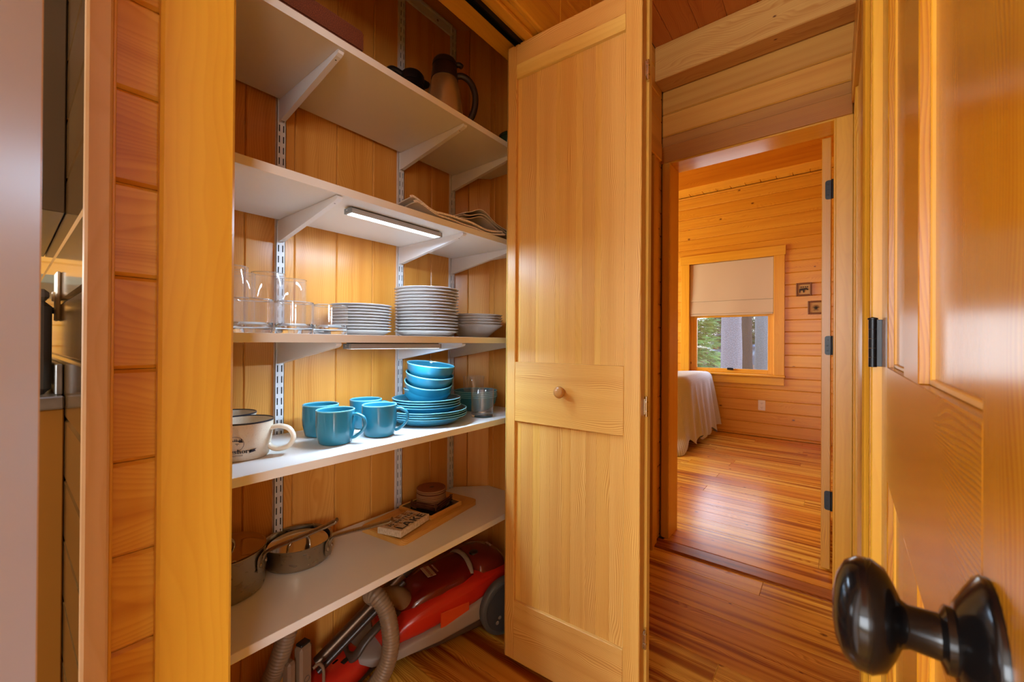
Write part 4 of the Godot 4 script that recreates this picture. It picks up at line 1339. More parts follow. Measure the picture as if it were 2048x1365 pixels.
func rail_mesh(h: float) -> G:
	var g := G.new()
	# face at x = 0.012; slots in two columns
	var X := 0.012
	var cols := [-0.0125, -0.0074, -0.0041, 0.0041, 0.0074, 0.0125]
	var f := func(z0: float, z1: float, y0: float, y1: float) -> void:
		g.quad(Vector3(X, y0, z0), Vector3(X, y0, z1), Vector3(X, y1, z1), Vector3(X, y1, z0), Vector3(1, 0, 0))
	f.call(cols[0], cols[1], 0.0, h); f.call(cols[2], cols[3], 0.0, h); f.call(cols[4], cols[5], 0.0, h)
	var n := int(h / 0.032)
	for c in [[cols[1], cols[2]], [cols[3], cols[4]]]:
		for i in n + 1:
			var y0 := i * 0.032 - 0.0052
			var y1 := i * 0.032 + 0.0072
			f.call(c[0], c[1], maxf(y0, 0.0), minf(y1, h))
		# slot walls
		for z in c:
			g.quad(Vector3(X, 0, z), Vector3(X - 0.0015, 0, z), Vector3(X - 0.0015, h, z), Vector3(X, h, z), Vector3(0, 0, 1))
	g.box(Vector3(0, 0, -0.0125), Vector3(X, h, -0.0110), 0.0)
	g.box(Vector3(0, 0, 0.0110), Vector3(X, h, 0.0125), 0.0)
	return g

# a lathed plate; r: rim radius, rise: rim height, foot: foot radius
func plate_mesh(r: float, rise: float, foot: float, deep := 0.5) -> G:
	var g := G.new()
	var t := 0.0024
	g.lathe([Vector2(0.0, 0.0025), Vector2(foot - 0.006, 0.0025), Vector2(foot - 0.004, 0.0), Vector2(foot, 0.0), Vector2(lerpf(foot, r, 0.45), rise * deep * 0.62), Vector2(lerpf(foot, r, 0.8), rise * 0.80), Vector2(r - 0.001, rise - t * 0.7), Vector2(r, rise - t * 0.25), Vector2(r - 0.001, rise), Vector2(r - 0.003, rise), Vector2(lerpf(foot, r, 0.78), rise * 0.80 + t), Vector2(lerpf(foot, r, 0.42), rise * deep * 0.62 + t), Vector2(foot * 0.9, 0.0025 + t), Vector2(0.0, 0.0025 + t)], 48)
	return g

func top_shelf_things() -> void:
	var Y := 1.7935
	# cork-faced box of mats
	var b := thing("cork_box", Vector3(-1.095, Y, -0.40), "dark red-brown cork slab box lying at the left of the top shelf", "box")
	var cork := mat("dark cork", rgb(136, 68, 30), 0.85)
	cork.albedo_texture = noise_tex(12, 0.18, Color(0.5, 0.42, 0.4), Color(1, 1, 1), 256, 4)
	cork.uv1_triplanar = true
	cork.uv1_scale = Vector3(8, 8, 8)
	var g := G.new()
	g.box(Vector3(-0.14, 0.0, -0.16), Vector3(0.155, 0.016, 0.16), 0.001)
	put(g, "tray", cork, b)
	g = G.new()
	g.prism(PackedVector2Array([Vector2(0.16, 0.0175), Vector2(0.16, 0.058), Vector2(0.155, 0.064), Vector2(-0.159, 0.064), Vector2(-0.165, 0.058), Vector2(-0.165, 0.0175)]), Vector3(-0.145, 0, 0), Vector3(0, 0, 1), Vector3(0, 1, 0), Vector3(0.30, 0, 0))
	put(g, "lid", cork, b)
	# steel carafe
	var c := thing("carafe", Vector3(-1.062, Y, -0.948), "steel coffee carafe with dark collar, lid and curved handle", "carafe")
	var copper := mat("warm steel", rgb(236, 214, 180), 0.32, 0.85)
	var dark := mat("dark brown plastic", rgb(44, 30, 24), 0.38)
	g = G.new()
	g.lathe([Vector2(0.0, 0.0), Vector2(0.066, 0.0), Vector2(0.069, 0.004), Vector2(0.069, 0.018), Vector2(0.0665, 0.05), Vector2(0.061, 0.10), Vector2(0.053, 0.15), Vector2(0.0445, 0.185), Vector2(0.0425, 0.192), Vector2(0.0, 0.192)], 48)
	put(g, "body", copper, c)
	g = G.new()
	g.lathe([Vector2(0.0, 0.186), Vector2(0.0465, 0.186), Vector2(0.0452, 0.20), Vector2(0.0415, 0.232), Vector2(0.0410, 0.2335), Vector2(0.0, 0.2335)], 48)
	put(g, "collar", dark, c)
	g = G.new()
	g.lathe([Vector2(0.0, 0.2345), Vector2(0.0425, 0.2345), Vector2(0.0420, 0.246), Vector2(0.037, 0.2545), Vector2(0.024, 0.2590), Vector2(0.0, 0.260)], 40)
	put(g, "lid", dark, c)
	# handle points towards the right of the picture
	var hd := Vector3(0.70, 0, -0.714)
	g = G.new()
	g.tube(spline([hd * 0.042 + Vector3(0, 0.205, 0), hd * 0.064 + Vector3(0, 0.206, 0), hd * 0.090 + Vector3(0, 0.186, 0), hd * 0.106 + Vector3(0, 0.145, 0), hd * 0.105 + Vector3(0, 0.10, 0), hd * 0.092 + Vector3(0, 0.062, 0), hd * 0.074 + Vector3(0, 0.042, 0), hd * 0.066 + Vector3(0, 0.037, 0)], 6), 0.0095, 14, true, Vector2(0.85, 1.15))
	put(g, "handle", dark, c)
	g = G.new()
	g.tube(spline([hd * 0.034 + Vector3(0, 0.243, 0), hd * 0.05 + Vector3(0, 0.245, 0), hd * 0.060 + Vector3(0, 0.238, 0)], 4), 0.0085, 12)
	put(g, "thumb_lever", dark, c)
	# black carafe behind
	var k := thing("carafe", Vector3(-1.186, Y, -0.905), "black carafe half hidden behind the steel one", "carafe")
	g = G.new()
	g.lathe([Vector2(0.0, 0.0), Vector2(0.058, 0.0), Vector2(0.062, 0.006), Vector2(0.060, 0.08), Vector2(0.050, 0.16), Vector2(0.041, 0.20), Vector2(0.0, 0.20)], 40)
	put(g, "body", M.black_plastic, k)
	g = G.new()
	g.lathe([Vector2(0.0, 0.201), Vector2(0.043, 0.201), Vector2(0.042, 0.228), Vector2(0.034, 0.238), Vector2(0.0, 0.241)], 36)
	put(g, "lid", M.black_plastic, k)
	var h2 := Vector3(-0.30, 0, 0.954)
	g = G.new()
	g.tube(spline([h2 * 0.038 + Vector3(0, 0.222, 0), h2 * 0.075 + Vector3(0, 0.226, 0), h2 * 0.095 + Vector3(0, 0.19, 0), h2 * 0.09 + Vector3(0, 0.12, 0), h2 * 0.056 + Vector3(0, 0.06, 0)], 6), 0.012, 14)
	put(g, "handle", M.black_plastic, k)
	g = G.new()
	g.tube(spline([-h2 * 0.03 + Vector3(0, 0.212, 0), -h2 * 0.052 + Vector3(0, 0.218, 0), -h2 * 0.062 + Vector3(0, 0.224, 0)], 4), [0.018, 0.017, 0.016, 0.015, 0.014, 0.012, 0.010, 0.009, 0.008], 12)
	put(g, "spout", M.black_plastic, k)
	# small green jar
	var j := thing("jar", Vector3(-0.985, Y, -1.212), "dark green glass jar with wire clasp at the end of the top shelf", "jar")
	g = G.new()
	g.lathe([Vector2(0.0, 0.0), Vector2(0.036, 0.0), Vector2(0.040, 0.006), Vector2(0.040, 0.062), Vector2(0.0, 0.062)], 36)
	var green := mat("dark green glass", rgb(38, 66, 48), 0.08)
	put(g, "body", green, j)
	g = G.new()
	g.lathe([Vector2(0.0, 0.0625), Vector2(0.043, 0.0625), Vector2(0.042, 0.072), Vector2(0.032, 0.081), Vector2(0.0, 0.084)], 36)
	put(g, "lid", green, j)
	g = G.new()
	g.tube(arc(Vector3(0, 0.050, 0), Vector3(0.044, 0, 0.0), Vector3(0, 0.043, 0), 0.0, PI, 16), 0.0016, 8)
	g.tube(spline([Vector3(0.042, 0.07, 0.01), Vector3(0.05, 0.078, 0.005), Vector3(0.048, 0.096, 0.0), Vector3(0.038, 0.098, -0.003)], 4), 0.002, 8)
	put(g, "wire_clasp", M.steel, j)
	# cloths on the second shelf
	cloths()

func sheet(w: float, d: float, t: float, fn: Callable) -> G:
	var top := []
	var bot := []
	for j in 25:
		var a := PackedVector3Array()
		var b := PackedVector3Array()
		for i in 41:
			var x := lerpf(-w / 2, w / 2, i / 40.0)
			var z := lerpf(-d / 2, d / 2, j / 24.0)
			var y: float = fn.call(x, z)
			a.append(Vector3(z, y + t, x)); b.append(Vector3(z, y, x))
		top.append(a); bot.append(b)
	var g := G.new()
	g.grid(top, false, false, Vector2(8, 8), true)
	g.grid(bot, false, false, Vector2(8, 8))
	for e in [0, 24]:
		for i in 40:
			g.quad(top[e][i], top[e][i + 1], bot[e][i + 1], bot[e][i], Vector3(1 if e else -1, 0, 0))
	for e in [0, 40]:
		for j in 24:
			g.quad(top[j][e], top[j + 1][e], bot[j + 1][e], bot[j][e], Vector3(0, 0, 1 if e else -1))
	return g

func cloths() -> void:
	var Y := 1.4417
	var linen := mat("oatmeal linen", rgb(236, 228, 222), 0.9)
	linen.albedo_texture = noise_tex(21, 0.4, Color(0.82, 0.80, 0.78), Color(1, 1, 1), 128, 2)
	linen.uv1_scale = Vector3(5, 5, 5)
	var bead := mat("cream beads", rgb(238, 224, 212), 0.5)
	# folded beaded mats near the front edge
	for k in 2:
		var t := thing("table_mat", Vector3(-1.035, Y, -0.925 + 0.012 * k), ["lower beaded-edge cloth mat lying on the second shelf", "upper beaded-edge cloth mat, its beads turned up at the left"][k], "table mat", "beaded cloth mats on the second shelf")
		var lift := 0.004 + 0.011 * k
		var fn := func(x: float, z: float) -> float:
			var front := smoothstep(-0.02, 0.105, z)
			return lift + 0.004 * sin(x * 21.0 + k) * front + 0.028 * smoothstep(0.10, 0.20, x) * (0.35 + 0.65 * front) * smoothstep(0.235, 0.19, x) + 0.010 * front * (0.5 + 0.5 * sin(x * 26.0 + 1.5)) * smoothstep(0.02, -0.1, x)
		put(sheet(0.40, 0.20, 0.0035, fn), "cloth", linen, t)
		var g := G.new()
		for i in 78:
			var x := lerpf(-0.2, 0.2, i / 77.0)
			for e in 2:
				var y: float = fn.call(x, 0.1) + 0.002 + e * 0.0035
				g.lathe([Vector2(0.0, -0.0026), Vector2(0.0019, -0.0018), Vector2(0.0026, 0.0), Vector2(0.0019, 0.0018), Vector2(0.0, 0.0026)], 6, Vector3(0.1015 - e * 0.004, y, x))
		var o := put(g, "beaded_edge", bead, t)
		o.set_meta("kind", "stuff")
	# crumpled napkins on top at the right
	for k in 3:
		var t2 := thing("napkin", Vector3(-1.055, Y + 0.022, -1.085), ["bottom crumpled linen napkin on the beaded mats", "middle crumpled linen napkin of the pile", "top linen napkin raised in a peak, thin dark stripe"][k], "napkin", "crumpled napkins on the second shelf")
		var fn2 := func(x: float, z: float) -> float:
			var fr := smoothstep(-0.05, 0.09, z)
			return 0.002 + 0.0075 * k + 0.040 * exp(-pow((x - 0.05) / 0.055, 2.0)) * (0.5 + 0.17 * k) + 0.006 * sin(x * 34.0 + k * 2.0) * fr * (0.5 - 0.14 * k) - 0.016 * smoothstep(0.02, -0.17, x) + 0.016
		put(sheet(0.30 - 0.02 * k, 0.19, 0.0025, fn2), "cloth", linen, t2)

# thin wall, and a solid foot that bends the light
func glass_parts(t: Node3D, r: float, h: float, base: float, wall: float) -> void:
	var g := G.new()
	g.lathe([Vector2(r * 0.965, base + 0.0002), Vector2(r, h * 0.45), Vector2(r, h - 0.001), Vector2(r - wall * 0.5, h), Vector2(r - wall, h - 0.001), Vector2(r - wall, base + 0.016), Vector2(r * 0.965 - wall, base + 0.0002)], 56)
	put(g, "wall", M.clear, t)
	g = G.new()
	var ring := []
	for k in 9:
		ring.append(Vector2(r - wall * 0.5 + wall * 0.75 * cos(TAU * k / 8.0), h - 0.0006 + wall * 0.75 * sin(TAU * k / 8.0)))
	g.lathe(ring, 56)
	put(g, "rim", M.glass, t)
	g = G.new()
	g.lathe([Vector2(0.0, 0.0), Vector2(r * 0.90, 0.0), Vector2(r * 0.94, 0.002), Vector2(r * 0.965, base), Vector2(r * 0.955, base), Vector2(r * 0.90, base * 0.72), Vector2(r * 0.6, base * 0.62), Vector2(0.0, base * 0.60)], 56)
	put(g, "foot", M.glass, t)

func glass_shelf_things() -> void:
	var Y := 1.0866
	var at := [Vector3(-1.037, Y, -0.351), Vector3(-1.034, Y, -0.4415), Vector3(-1.043, Y, -0.537)]
	var lb := ["short clear tumbler at the left end of the front row, beside the casing", "short clear tumbler in the middle of the front row", "short clear tumbler next to the stack of small white plates"]
	for i in 3:
		var t := thing("tumbler", at[i], lb[i], "glass", "clear glasses on the middle shelf")
		glass_parts(t, 0.0432, 0.0775, 0.025, 0.0022)
	var at2 := [Vector3(-1.1245, Y, -0.331), Vector3(-1.223, Y, -0.381), Vector3(-1.161, Y, -0.431), Vector3(-1.228, Y, -0.517)]
	var lb2 := ["tall clear glass at the far left behind the first tumbler", "tall clear glass against the wall at the left", "tall clear glass in front of the left slotted rail", "tall clear glass standing right of the slotted rail"]
	for i in 4:
		var t := thing("tall_glass", at2[i], lb2[i], "glass", "clear glasses on the middle shelf")
		glass_parts(t, 0.0392, 0.160, 0.018, 0.0017)
	stack("plate", Vector3(-1.171, Y, -0.703), 0.0935, 0.017, 0.058, 10, 0.0089, "small white plate", "left stack, right of the tumblers", "small white plates stacked on the middle shelf")
	stack("plate", Vector3(-1.103, Y, -0.911), 0.1095, 0.0195, 0.070, 15, 0.0103, "white dinner plate", "tall middle stack", "white plates in the tall middle stack")
	stack("soup_bowl", Vector3(-1.112, Y, -1.155), 0.1135, 0.050, 0.052, 5, 0.0098, "wide white soup bowl", "right stack beside the folding door", "wide white bowls stacked beside the door")

func stack(called: String, at: Vector3, r: float, rise: float, foot: float, n: int, pitch: float, what: String, where: String, group: String) -> void:
	var m := plate_mesh(r, rise, foot, 0.55 if rise < 0.03 else 0.8).mesh()
	var ordn := ["bottom", "second", "third", "fourth", "fifth", "sixth", "seventh", "eighth", "ninth", "tenth", "eleventh", "twelfth", "thirteenth", "fourteenth", "fifteenth"]
	for i in n:
		var lab := "%s on top of the %s" % [what, where] if i == n - 1 else ("%s at the bottom of the %s" % [what, where] if i == 0 else "%s, %s from the bottom of the %s" % [what, ordn[i], where])
		var t := thing(called, at + Vector3(rng.randf_range(-0.0008, 0.0008), i * pitch, rng.randf_range(-0.0008, 0.0008)), lab, "plate" if called == "plate" else "bowl", group)
		put(m, "china", M.white_china, t)

# mug: cup, rim line and handle as parts; handle leaves along +x
func mug(called: String, at: Vector3, r: float, h: float, foot: float, body: Material, rim: Material, turn: float, label: String, cat: String, group: String, wide := false) -> Node3D:
	var t := thing(called, at, label, cat, group, turn)
	var g := G.new()
	var w := 0.0032
	if wide:
		g.lathe([Vector2(0.0, 0.003), Vector2(foot - 0.008, 0.003), Vector2(foot - 0.006, 0.0), Vector2(foot, 0.0005), Vector2(foot + 0.003, 0.004), Vector2(lerpf(foot, r, 0.55), h * 0.35), Vector2(lerpf(foot, r, 0.82), h * 0.66), Vector2(r - 0.002, h * 0.90), Vector2(r, h - 0.002), Vector2(r - w, h - 0.002), Vector2(r - w - 0.002, h * 0.88), Vector2(lerpf(foot, r, 0.75) - w, h * 0.6), Vector2(foot - w, 0.012), Vector2(0.0, 0.008)], 64, Vector3.ZERO, Basis.IDENTITY, Vector2(4, 1))
	else:
		g.lathe([Vector2(0.0, 0.003), Vector2(foot - 0.006, 0.003), Vector2(foot - 0.004, 0.0), Vector2(foot, 0.0), Vector2(foot + 0.0055, 0.004), Vector2(r - 0.0045, 0.016), Vector2(r - 0.001, 0.032), Vector2(r, 0.05), Vector2(r, h - 0.003), Vector2(r - w, h - 0.003), Vector2(r - w, 0.045), Vector2(r - w - 0.003, 0.022), Vector2(foot, 0.009), Vector2(0.0, 0.008)], 64)
	put(g, "cup", body, t)
	g = G.new()
	g.lathe([Vector2(r - w - 0.0001, h - 0.0035), Vector2(r - w - 0.0002, h - 0.001), Vector2(r - w * 0.5, h), Vector2(r + 0.0002, h - 0.001), Vector2(r + 0.0001, h - 0.0035)], 64)
	put(g, "rim", rim, t)
	g = G.new()
	if wide:
		g.tube(spline([Vector3(r - 0.004, h * 0.74, 0), Vector3(r + 0.012, h * 0.78, 0), Vector3(r + 0.034, h * 0.70, 0), Vector3(r + 0.044, h * 0.46, 0), Vector3(r + 0.034, h * 0.22, 0), Vector3(r + 0.012, h * 0.15, 0), Vector3(r - 0.002, h * 0.20, 0), Vector3(r - 0.010, h * 0.30, 0)], 6), 0.0066, 14, true, Vector2(1.5, 0.85))
	else:
		g.tube(spline([Vector3(r - 0.003, h * 0.845, 0), Vector3(r + 0.010, h * 0.86, 0), Vector3(r + 0.027, h * 0.75, 0), Vector3(r + 0.031, h * 0.55, 0), Vector3(r + 0.022, h * 0.35, 0), Vector3(r + 0.006, h * 0.20, 0), Vector3(r - 0.004, h * 0.16, 0)], 6), 0.0046, 14, true, Vector2(1.5, 0.9))
	put(g, "handle", body, t)
	return t

func mug_shelf_things() -> void:
	var Y := 0.7987
	var tg := "teal mugs on the white shelf"
	mug("mug", Vector3(-1.042, Y, -0.553), 0.0485, 0.0905, 0.036, M.teal, M.teal_rim, deg_to_rad(38.5), "teal mug at the front of the four, handle to the right", "mug", tg)
	mug("mug", Vector3(-1.030, Y, -0.679), 0.0485, 0.0905, 0.036, M.teal, M.teal_rim, deg_to_rad(46), "teal mug nearest the stacked teal plates", "mug", tg)
	mug("mug", Vector3(-1.162, Y, -0.572), 0.0485, 0.0905, 0.036, M.teal, M.teal_rim, deg_to_rad(-20), "teal mug behind the front mug, next to the left rail", "mug", tg)
	mug("mug", Vector3(-1.160, Y, -0.715), 0.0485, 0.0905, 0.036, M.teal, M.teal_rim, deg_to_rad(60), "teal mug against the wall, behind the other teal mugs", "mug", tg)
	# speckled cream mugs
	var sp := mat("speckled cream glaze", rgb(226, 212, 188), 0.30)
	var im := Image.create(1024, 256, false, Image.FORMAT_RGB8)
	im.fill(Color(1, 1, 1))
	var r := RandomNumberGenerator.new()
	r.seed = 5
	for k in 1500:
		var x := r.randi_range(2, 1020)
		var y := r.randi_range(2, 252)
		var s := 1 if r.randf() < 0.8 else 2
		im.fill_rect(Rect2i(x, y, s, s), Color(0.52, 0.34, 0.22) if r.randf() < 0.7 else Color(0.75, 0.6, 0.48))
	sp.albedo_texture = ImageTexture.create_from_image(im)
	var navy := mat("navy rim", rgb(32, 34, 44), 0.3)
	var m1 := mug("soup_mug", Vector3(-1.0845, Y, -0.350), 0.0635, 0.087, 0.050, sp, navy, deg_to_rad(54), "wide speckled cream mug with a dark rim and a blue lakeside logo", "mug", "speckled cream mugs", true)
	mug("soup_mug", Vector3(-1.212, Y, -0.357), 0.0635, 0.087, 0.050, sp, navy, deg_to_rad(170), "wide cream mug with dark rim, behind the one with the logo", "mug", "speckled cream mugs", true)
	# printed badge, bent round the cup: angle in the mug's own axes, facing the lens
	var ink := mat("navy print", rgb(28, 34, 62), 0.4)
	var face := atan2(0.350, 1.0845)             # direction from the mug to the lens, world
	var aim := -(face + deg_to_rad(54))
	var logo := G.new()
	var rad := func(y: float) -> float:
		return lerpf(0.0535, 0.0622, clampf((y - 0.004) / 0.074, 0.0, 1.0)) + 0.0004 + (0.0022 if y > 0.02 and y < 0.06 else 0.0012)
	var bend := func(p: Vector2) -> Vector3:
		var rr: float = rad.call(p.y)
		var an: float = aim + (p.x / 0.058)
		return Vector3(cos(-an) * rr, p.y, sin(-an) * rr)
	var flat := func(pts: Array) -> void:
		for i in range(1, pts.size() - 1):
			var A: Vector3 = bend.call(pts[0]); var B: Vector3 = bend.call(pts[i]); var C: Vector3 = bend.call(pts[i + 1])
			logo.tri(A, B, C, Vector3(A.x, 0, A.z).normalized())
	var cx := -0.0145
	var cy := 0.042
	for k in 40:
		var t0 := TAU * k / 40.0
		var t1 := TAU * (k + 1) / 40.0
		flat.call([Vector2(cx + 0.0170 * cos(t0), cy + 0.0170 * sin(t0)), Vector2(cx + 0.0170 * cos(t1), cy + 0.0170 * sin(t1)), Vector2(cx + 0.0162 * cos(t1), cy + 0.0162 * sin(t1)), Vector2(cx + 0.0162 * cos(t0), cy + 0.0162 * sin(t0))])
	flat.call([Vector2(cx - 0.0155, cy + 0.003), Vector2(cx + 0.0155, cy + 0.003), Vector2(cx + 0.013, cy + 0.0075), Vector2(cx - 0.013, cy + 0.0075)])
	for k in 9:
		var x := cx - 0.0115 + k * 0.0029
		var hh := 0.0040 + 0.0034 * absf(sin(k * 2.1))
		flat.call([Vector2(x - 0.0015, cy + 0.006), Vector2(x + 0.0015, cy + 0.006), Vector2(x, cy + 0.006 + hh)])
	for q in [[-0.009, -0.002], [0.004, 0.0005]]:
		flat.call([Vector2(cx + q[0], cy + q[1] - 0.004), Vector2(cx + q[0] + 0.0008, cy + q[1] - 0.004), Vector2(cx + q[0] + 0.0008, cy + q[1]), Vector2(cx + q[0], cy + q[1])])
		flat.call([Vector2(cx + q[0] - 0.003, cy + q[1] - 0.0005), Vector2(cx + q[0] + 0.004, cy + q[1] - 0.0005), Vector2(cx + q[0] + 0.004, cy + q[1] + 0.0005), Vector2(cx + q[0] - 0.003, cy + q[1] + 0.0005)])
	# ribbon end to the right of the name
	for s in [-1.0, 1.0]:
		var x0: float = cx + s * 0.0270
		flat.call([Vector2(x0, 0.0185), Vector2(x0 + s * 0.0135, 0.0215), Vector2(x0 + s * 0.0105, 0.0245), Vector2(x0 + s * 0.0145, 0.0275), Vector2(x0, 0.0255)])
	put(logo, "badge", ink, m1)
	for q in [["Lakeshore", 0.0088, 0.0195, true], ["Campground", 0.0034, 0.0138, false]]:
		var L := letters(q[0], q[1], 0.0002, q[3], true)
		var src: ArrayMesh = L[0]
		var arr := src.surface_get_arrays(0)
		var vs: PackedVector3Array = arr[Mesh.ARRAY_VERTEX]
		var ns: PackedVector3Array = arr[Mesh.ARRAY_NORMAL]
		for i in vs.size():
			var w: Vector3 = bend.call(Vector2(vs[i].x + cx, vs[i].y + q[2] + q[1] * 0.5))
			vs[i] = w
			ns[i] = Vector3(w.x, 0, w.z).normalized()
		arr[Mesh.ARRAY_VERTEX] = vs
		arr[Mesh.ARRAY_NORMAL] = ns
		var am := ArrayMesh.new()
		am.add_surface_from_arrays(Mesh.PRIMITIVE_TRIANGLES, arr)
		put(am, "lettering", ink, m1)
	# teal plates: four dinner plates, four salad plates, four bowls set askew
	var c := Vector3(-1.082, Y, -0.90)
	var dm := teal_plate(0.133, 0.0295, 0.092)
	var sm := teal_plate(0.1145, 0.0270, 0.078)
	for i in 4:
		var t := thing("dinner_plate", c + Vector3(0.002 * (i % 2), i * 0.0068, 0.001 * i), "large teal plate, %s of the four under the salad plates" % ["bottom", "second", "third", "top"][i], "plate", "large teal plates")
		put(dm[0], "plate", M.teal, t); put(dm[1], "rim", M.teal_rim, t)
	for i in 4:
		var t := thing("salad_plate", c + Vector3(-0.003, 0.0338 + i * 0.0080, 0.002 * (i % 2)), "medium teal plate, %s of the four under the leaning bowls" % ["bottom", "second", "third", "top"][i], "plate", "medium teal plates")
		put(sm[0], "plate", M.teal, t); put(sm[1], "rim", M.teal_rim, t)
	var right := Vector3(0.782, 0, -0.623)
	var toward := Vector3(0.623, 0, 0.782)
	var bm := bowl_mesh(0.081, 0.052, 0.046)
	var tilt := [[0.0, 0.0, 0.0], [8.0, 13.0, 0.0], [9.0, 8.0, 0.0], [7.0, 3.0, 0.0]]
	var hgt := [0.0640, 0.0880, 0.1150, 0.1455]
	var sx := [0.0, -0.001, 0.001, 0.005]
	for i in 4:
		var t := thing("cereal_bowl", c + Vector3(0, hgt[i], 0) + right * (sx[i] - 0.002 + 0.004 * 0) + Vector3(-0.002, 0, -0.004), "teal bowl, %s of the four stacked askew on the teal plates" % ["bottom", "second", "third", "top"][i], "bowl", "teal bowls stacked askew")
		t.basis = Basis(toward, -deg_to_rad(tilt[i][0])) * Basis(right, deg_to_rad(tilt[i][1]))
		put(bm[0], "bowl", M.teal, t); put(bm[1], "rim", M.teal_rim, t)
	var wm := bowl_mesh(0.0875, 0.060, 0.045)
	for i in 4:
		var t := thing("soup_plate", Vector3(-1.122, Y + i * 0.0068, -1.177), "dark teal wide bowl in the corner stack, %s of four" % ["bottom", "second", "third", "top"][i], "bowl", "teal bowls in the shelf corner")
		put(wm[0], "bowl", M.teal, t); put(wm[1], "rim", M.teal_rim, t)
	for k in 2:
		var at: Vector3 = [Vector3(-1.005, Y, -1.090), Vector3(-1.128, Y + 0.0335, -1.172)][k]
		var t := thing("plastic_cup", at, ["clear plastic cup standing at the right end of the mug shelf", "clear plastic cup standing inside the corner bowls"][k], "cup", "clear plastic cups")
		var g := G.new()
		g.lathe([Vector2(0.0398, 0.0125), Vector2(0.0428, 0.1015), Vector2(0.0421, 0.1025), Vector2(0.0412, 0.1015), Vector2(0.0383, 0.0125)], 48)
		put(g, "wall", M.clear, t)
		g = G.new()
		g.lathe([Vector2(0.0, 0.002), Vector2(0.036, 0.002), Vector2(0.037, 0.0), Vector2(0.0395, 0.001), Vector2(0.0398, 0.012), Vector2(0.038, 0.012), Vector2(0.034, 0.0100), Vector2(0.0, 0.0095)], 48)
		put(g, "foot", M.glass, t)

func teal_plate(r: float, rise: float, foot: float) -> Array:
	var g := G.new()
	var t := 0.0042
	g.lathe([Vector2(0.0, 0.0022), Vector2(foot - 0.005, 0.0022), Vector2(foot - 0.003, 0.0), Vector2(foot, 0.0), Vector2(lerpf(foot, r, 0.35), rise * 0.22), Vector2(lerpf(foot, r, 0.7), rise * 0.58), Vector2(r - 0.0016, rise - 0.0030), Vector2(r - 0.0046, rise - 0.0026), Vector2(lerpf(foot, r, 0.62), rise * 0.55 + t * 0.6), Vector2(foot, 0.0052 + 0.002), Vector2(foot * 0.8, 0.0058), Vector2(0.0, 0.0058)], 64)
	var e := G.new()
	e.lathe([Vector2(r - 0.0047, rise - 0.0028), Vector2(r - 0.0036, rise - 0.0004), Vector2(r - 0.0018, rise), Vector2(r, rise - 0.0010), Vector2(r - 0.0003, rise - 0.0026), Vector2(r - 0.0017, rise - 0.0031)], 64)
	return [g.mesh(), e.mesh()]

func bowl_mesh(r: float, h: float, foot: float) -> Array:
	var g := G.new()
	var t := 0.0038
	g.lathe([Vector2(0.0, 0.002), Vector2(foot - 0.005, 0.002), Vector2(foot - 0.003, 0.0), Vector2(foot, 0.0), Vector2(foot + 0.006, 0.003), Vector2(lerpf(foot, r, 0.62), h * 0.26), Vector2(lerpf(foot, r, 0.88), h * 0.55), Vector2(r - 0.0005, h - 0.003), Vector2(r - t, h - 0.003), Vector2(lerpf(foot, r, 0.86) - t, h * 0.55), Vector2(lerpf(foot, r, 0.58) - t, h * 0.28), Vector2(foot, 0.007), Vector2(0.0, 0.006)], 56)
	var e := G.new()
	e.lathe([Vector2(r - t - 0.0001, h - 0.0034), Vector2(r - t + 0.0004, h - 0.0008), Vector2(r - t * 0.5, h), Vector2(r, h - 0.0009), Vector2(r - 0.0002, h - 0.0034)], 56)
	return [g.mesh(), e.mesh()]

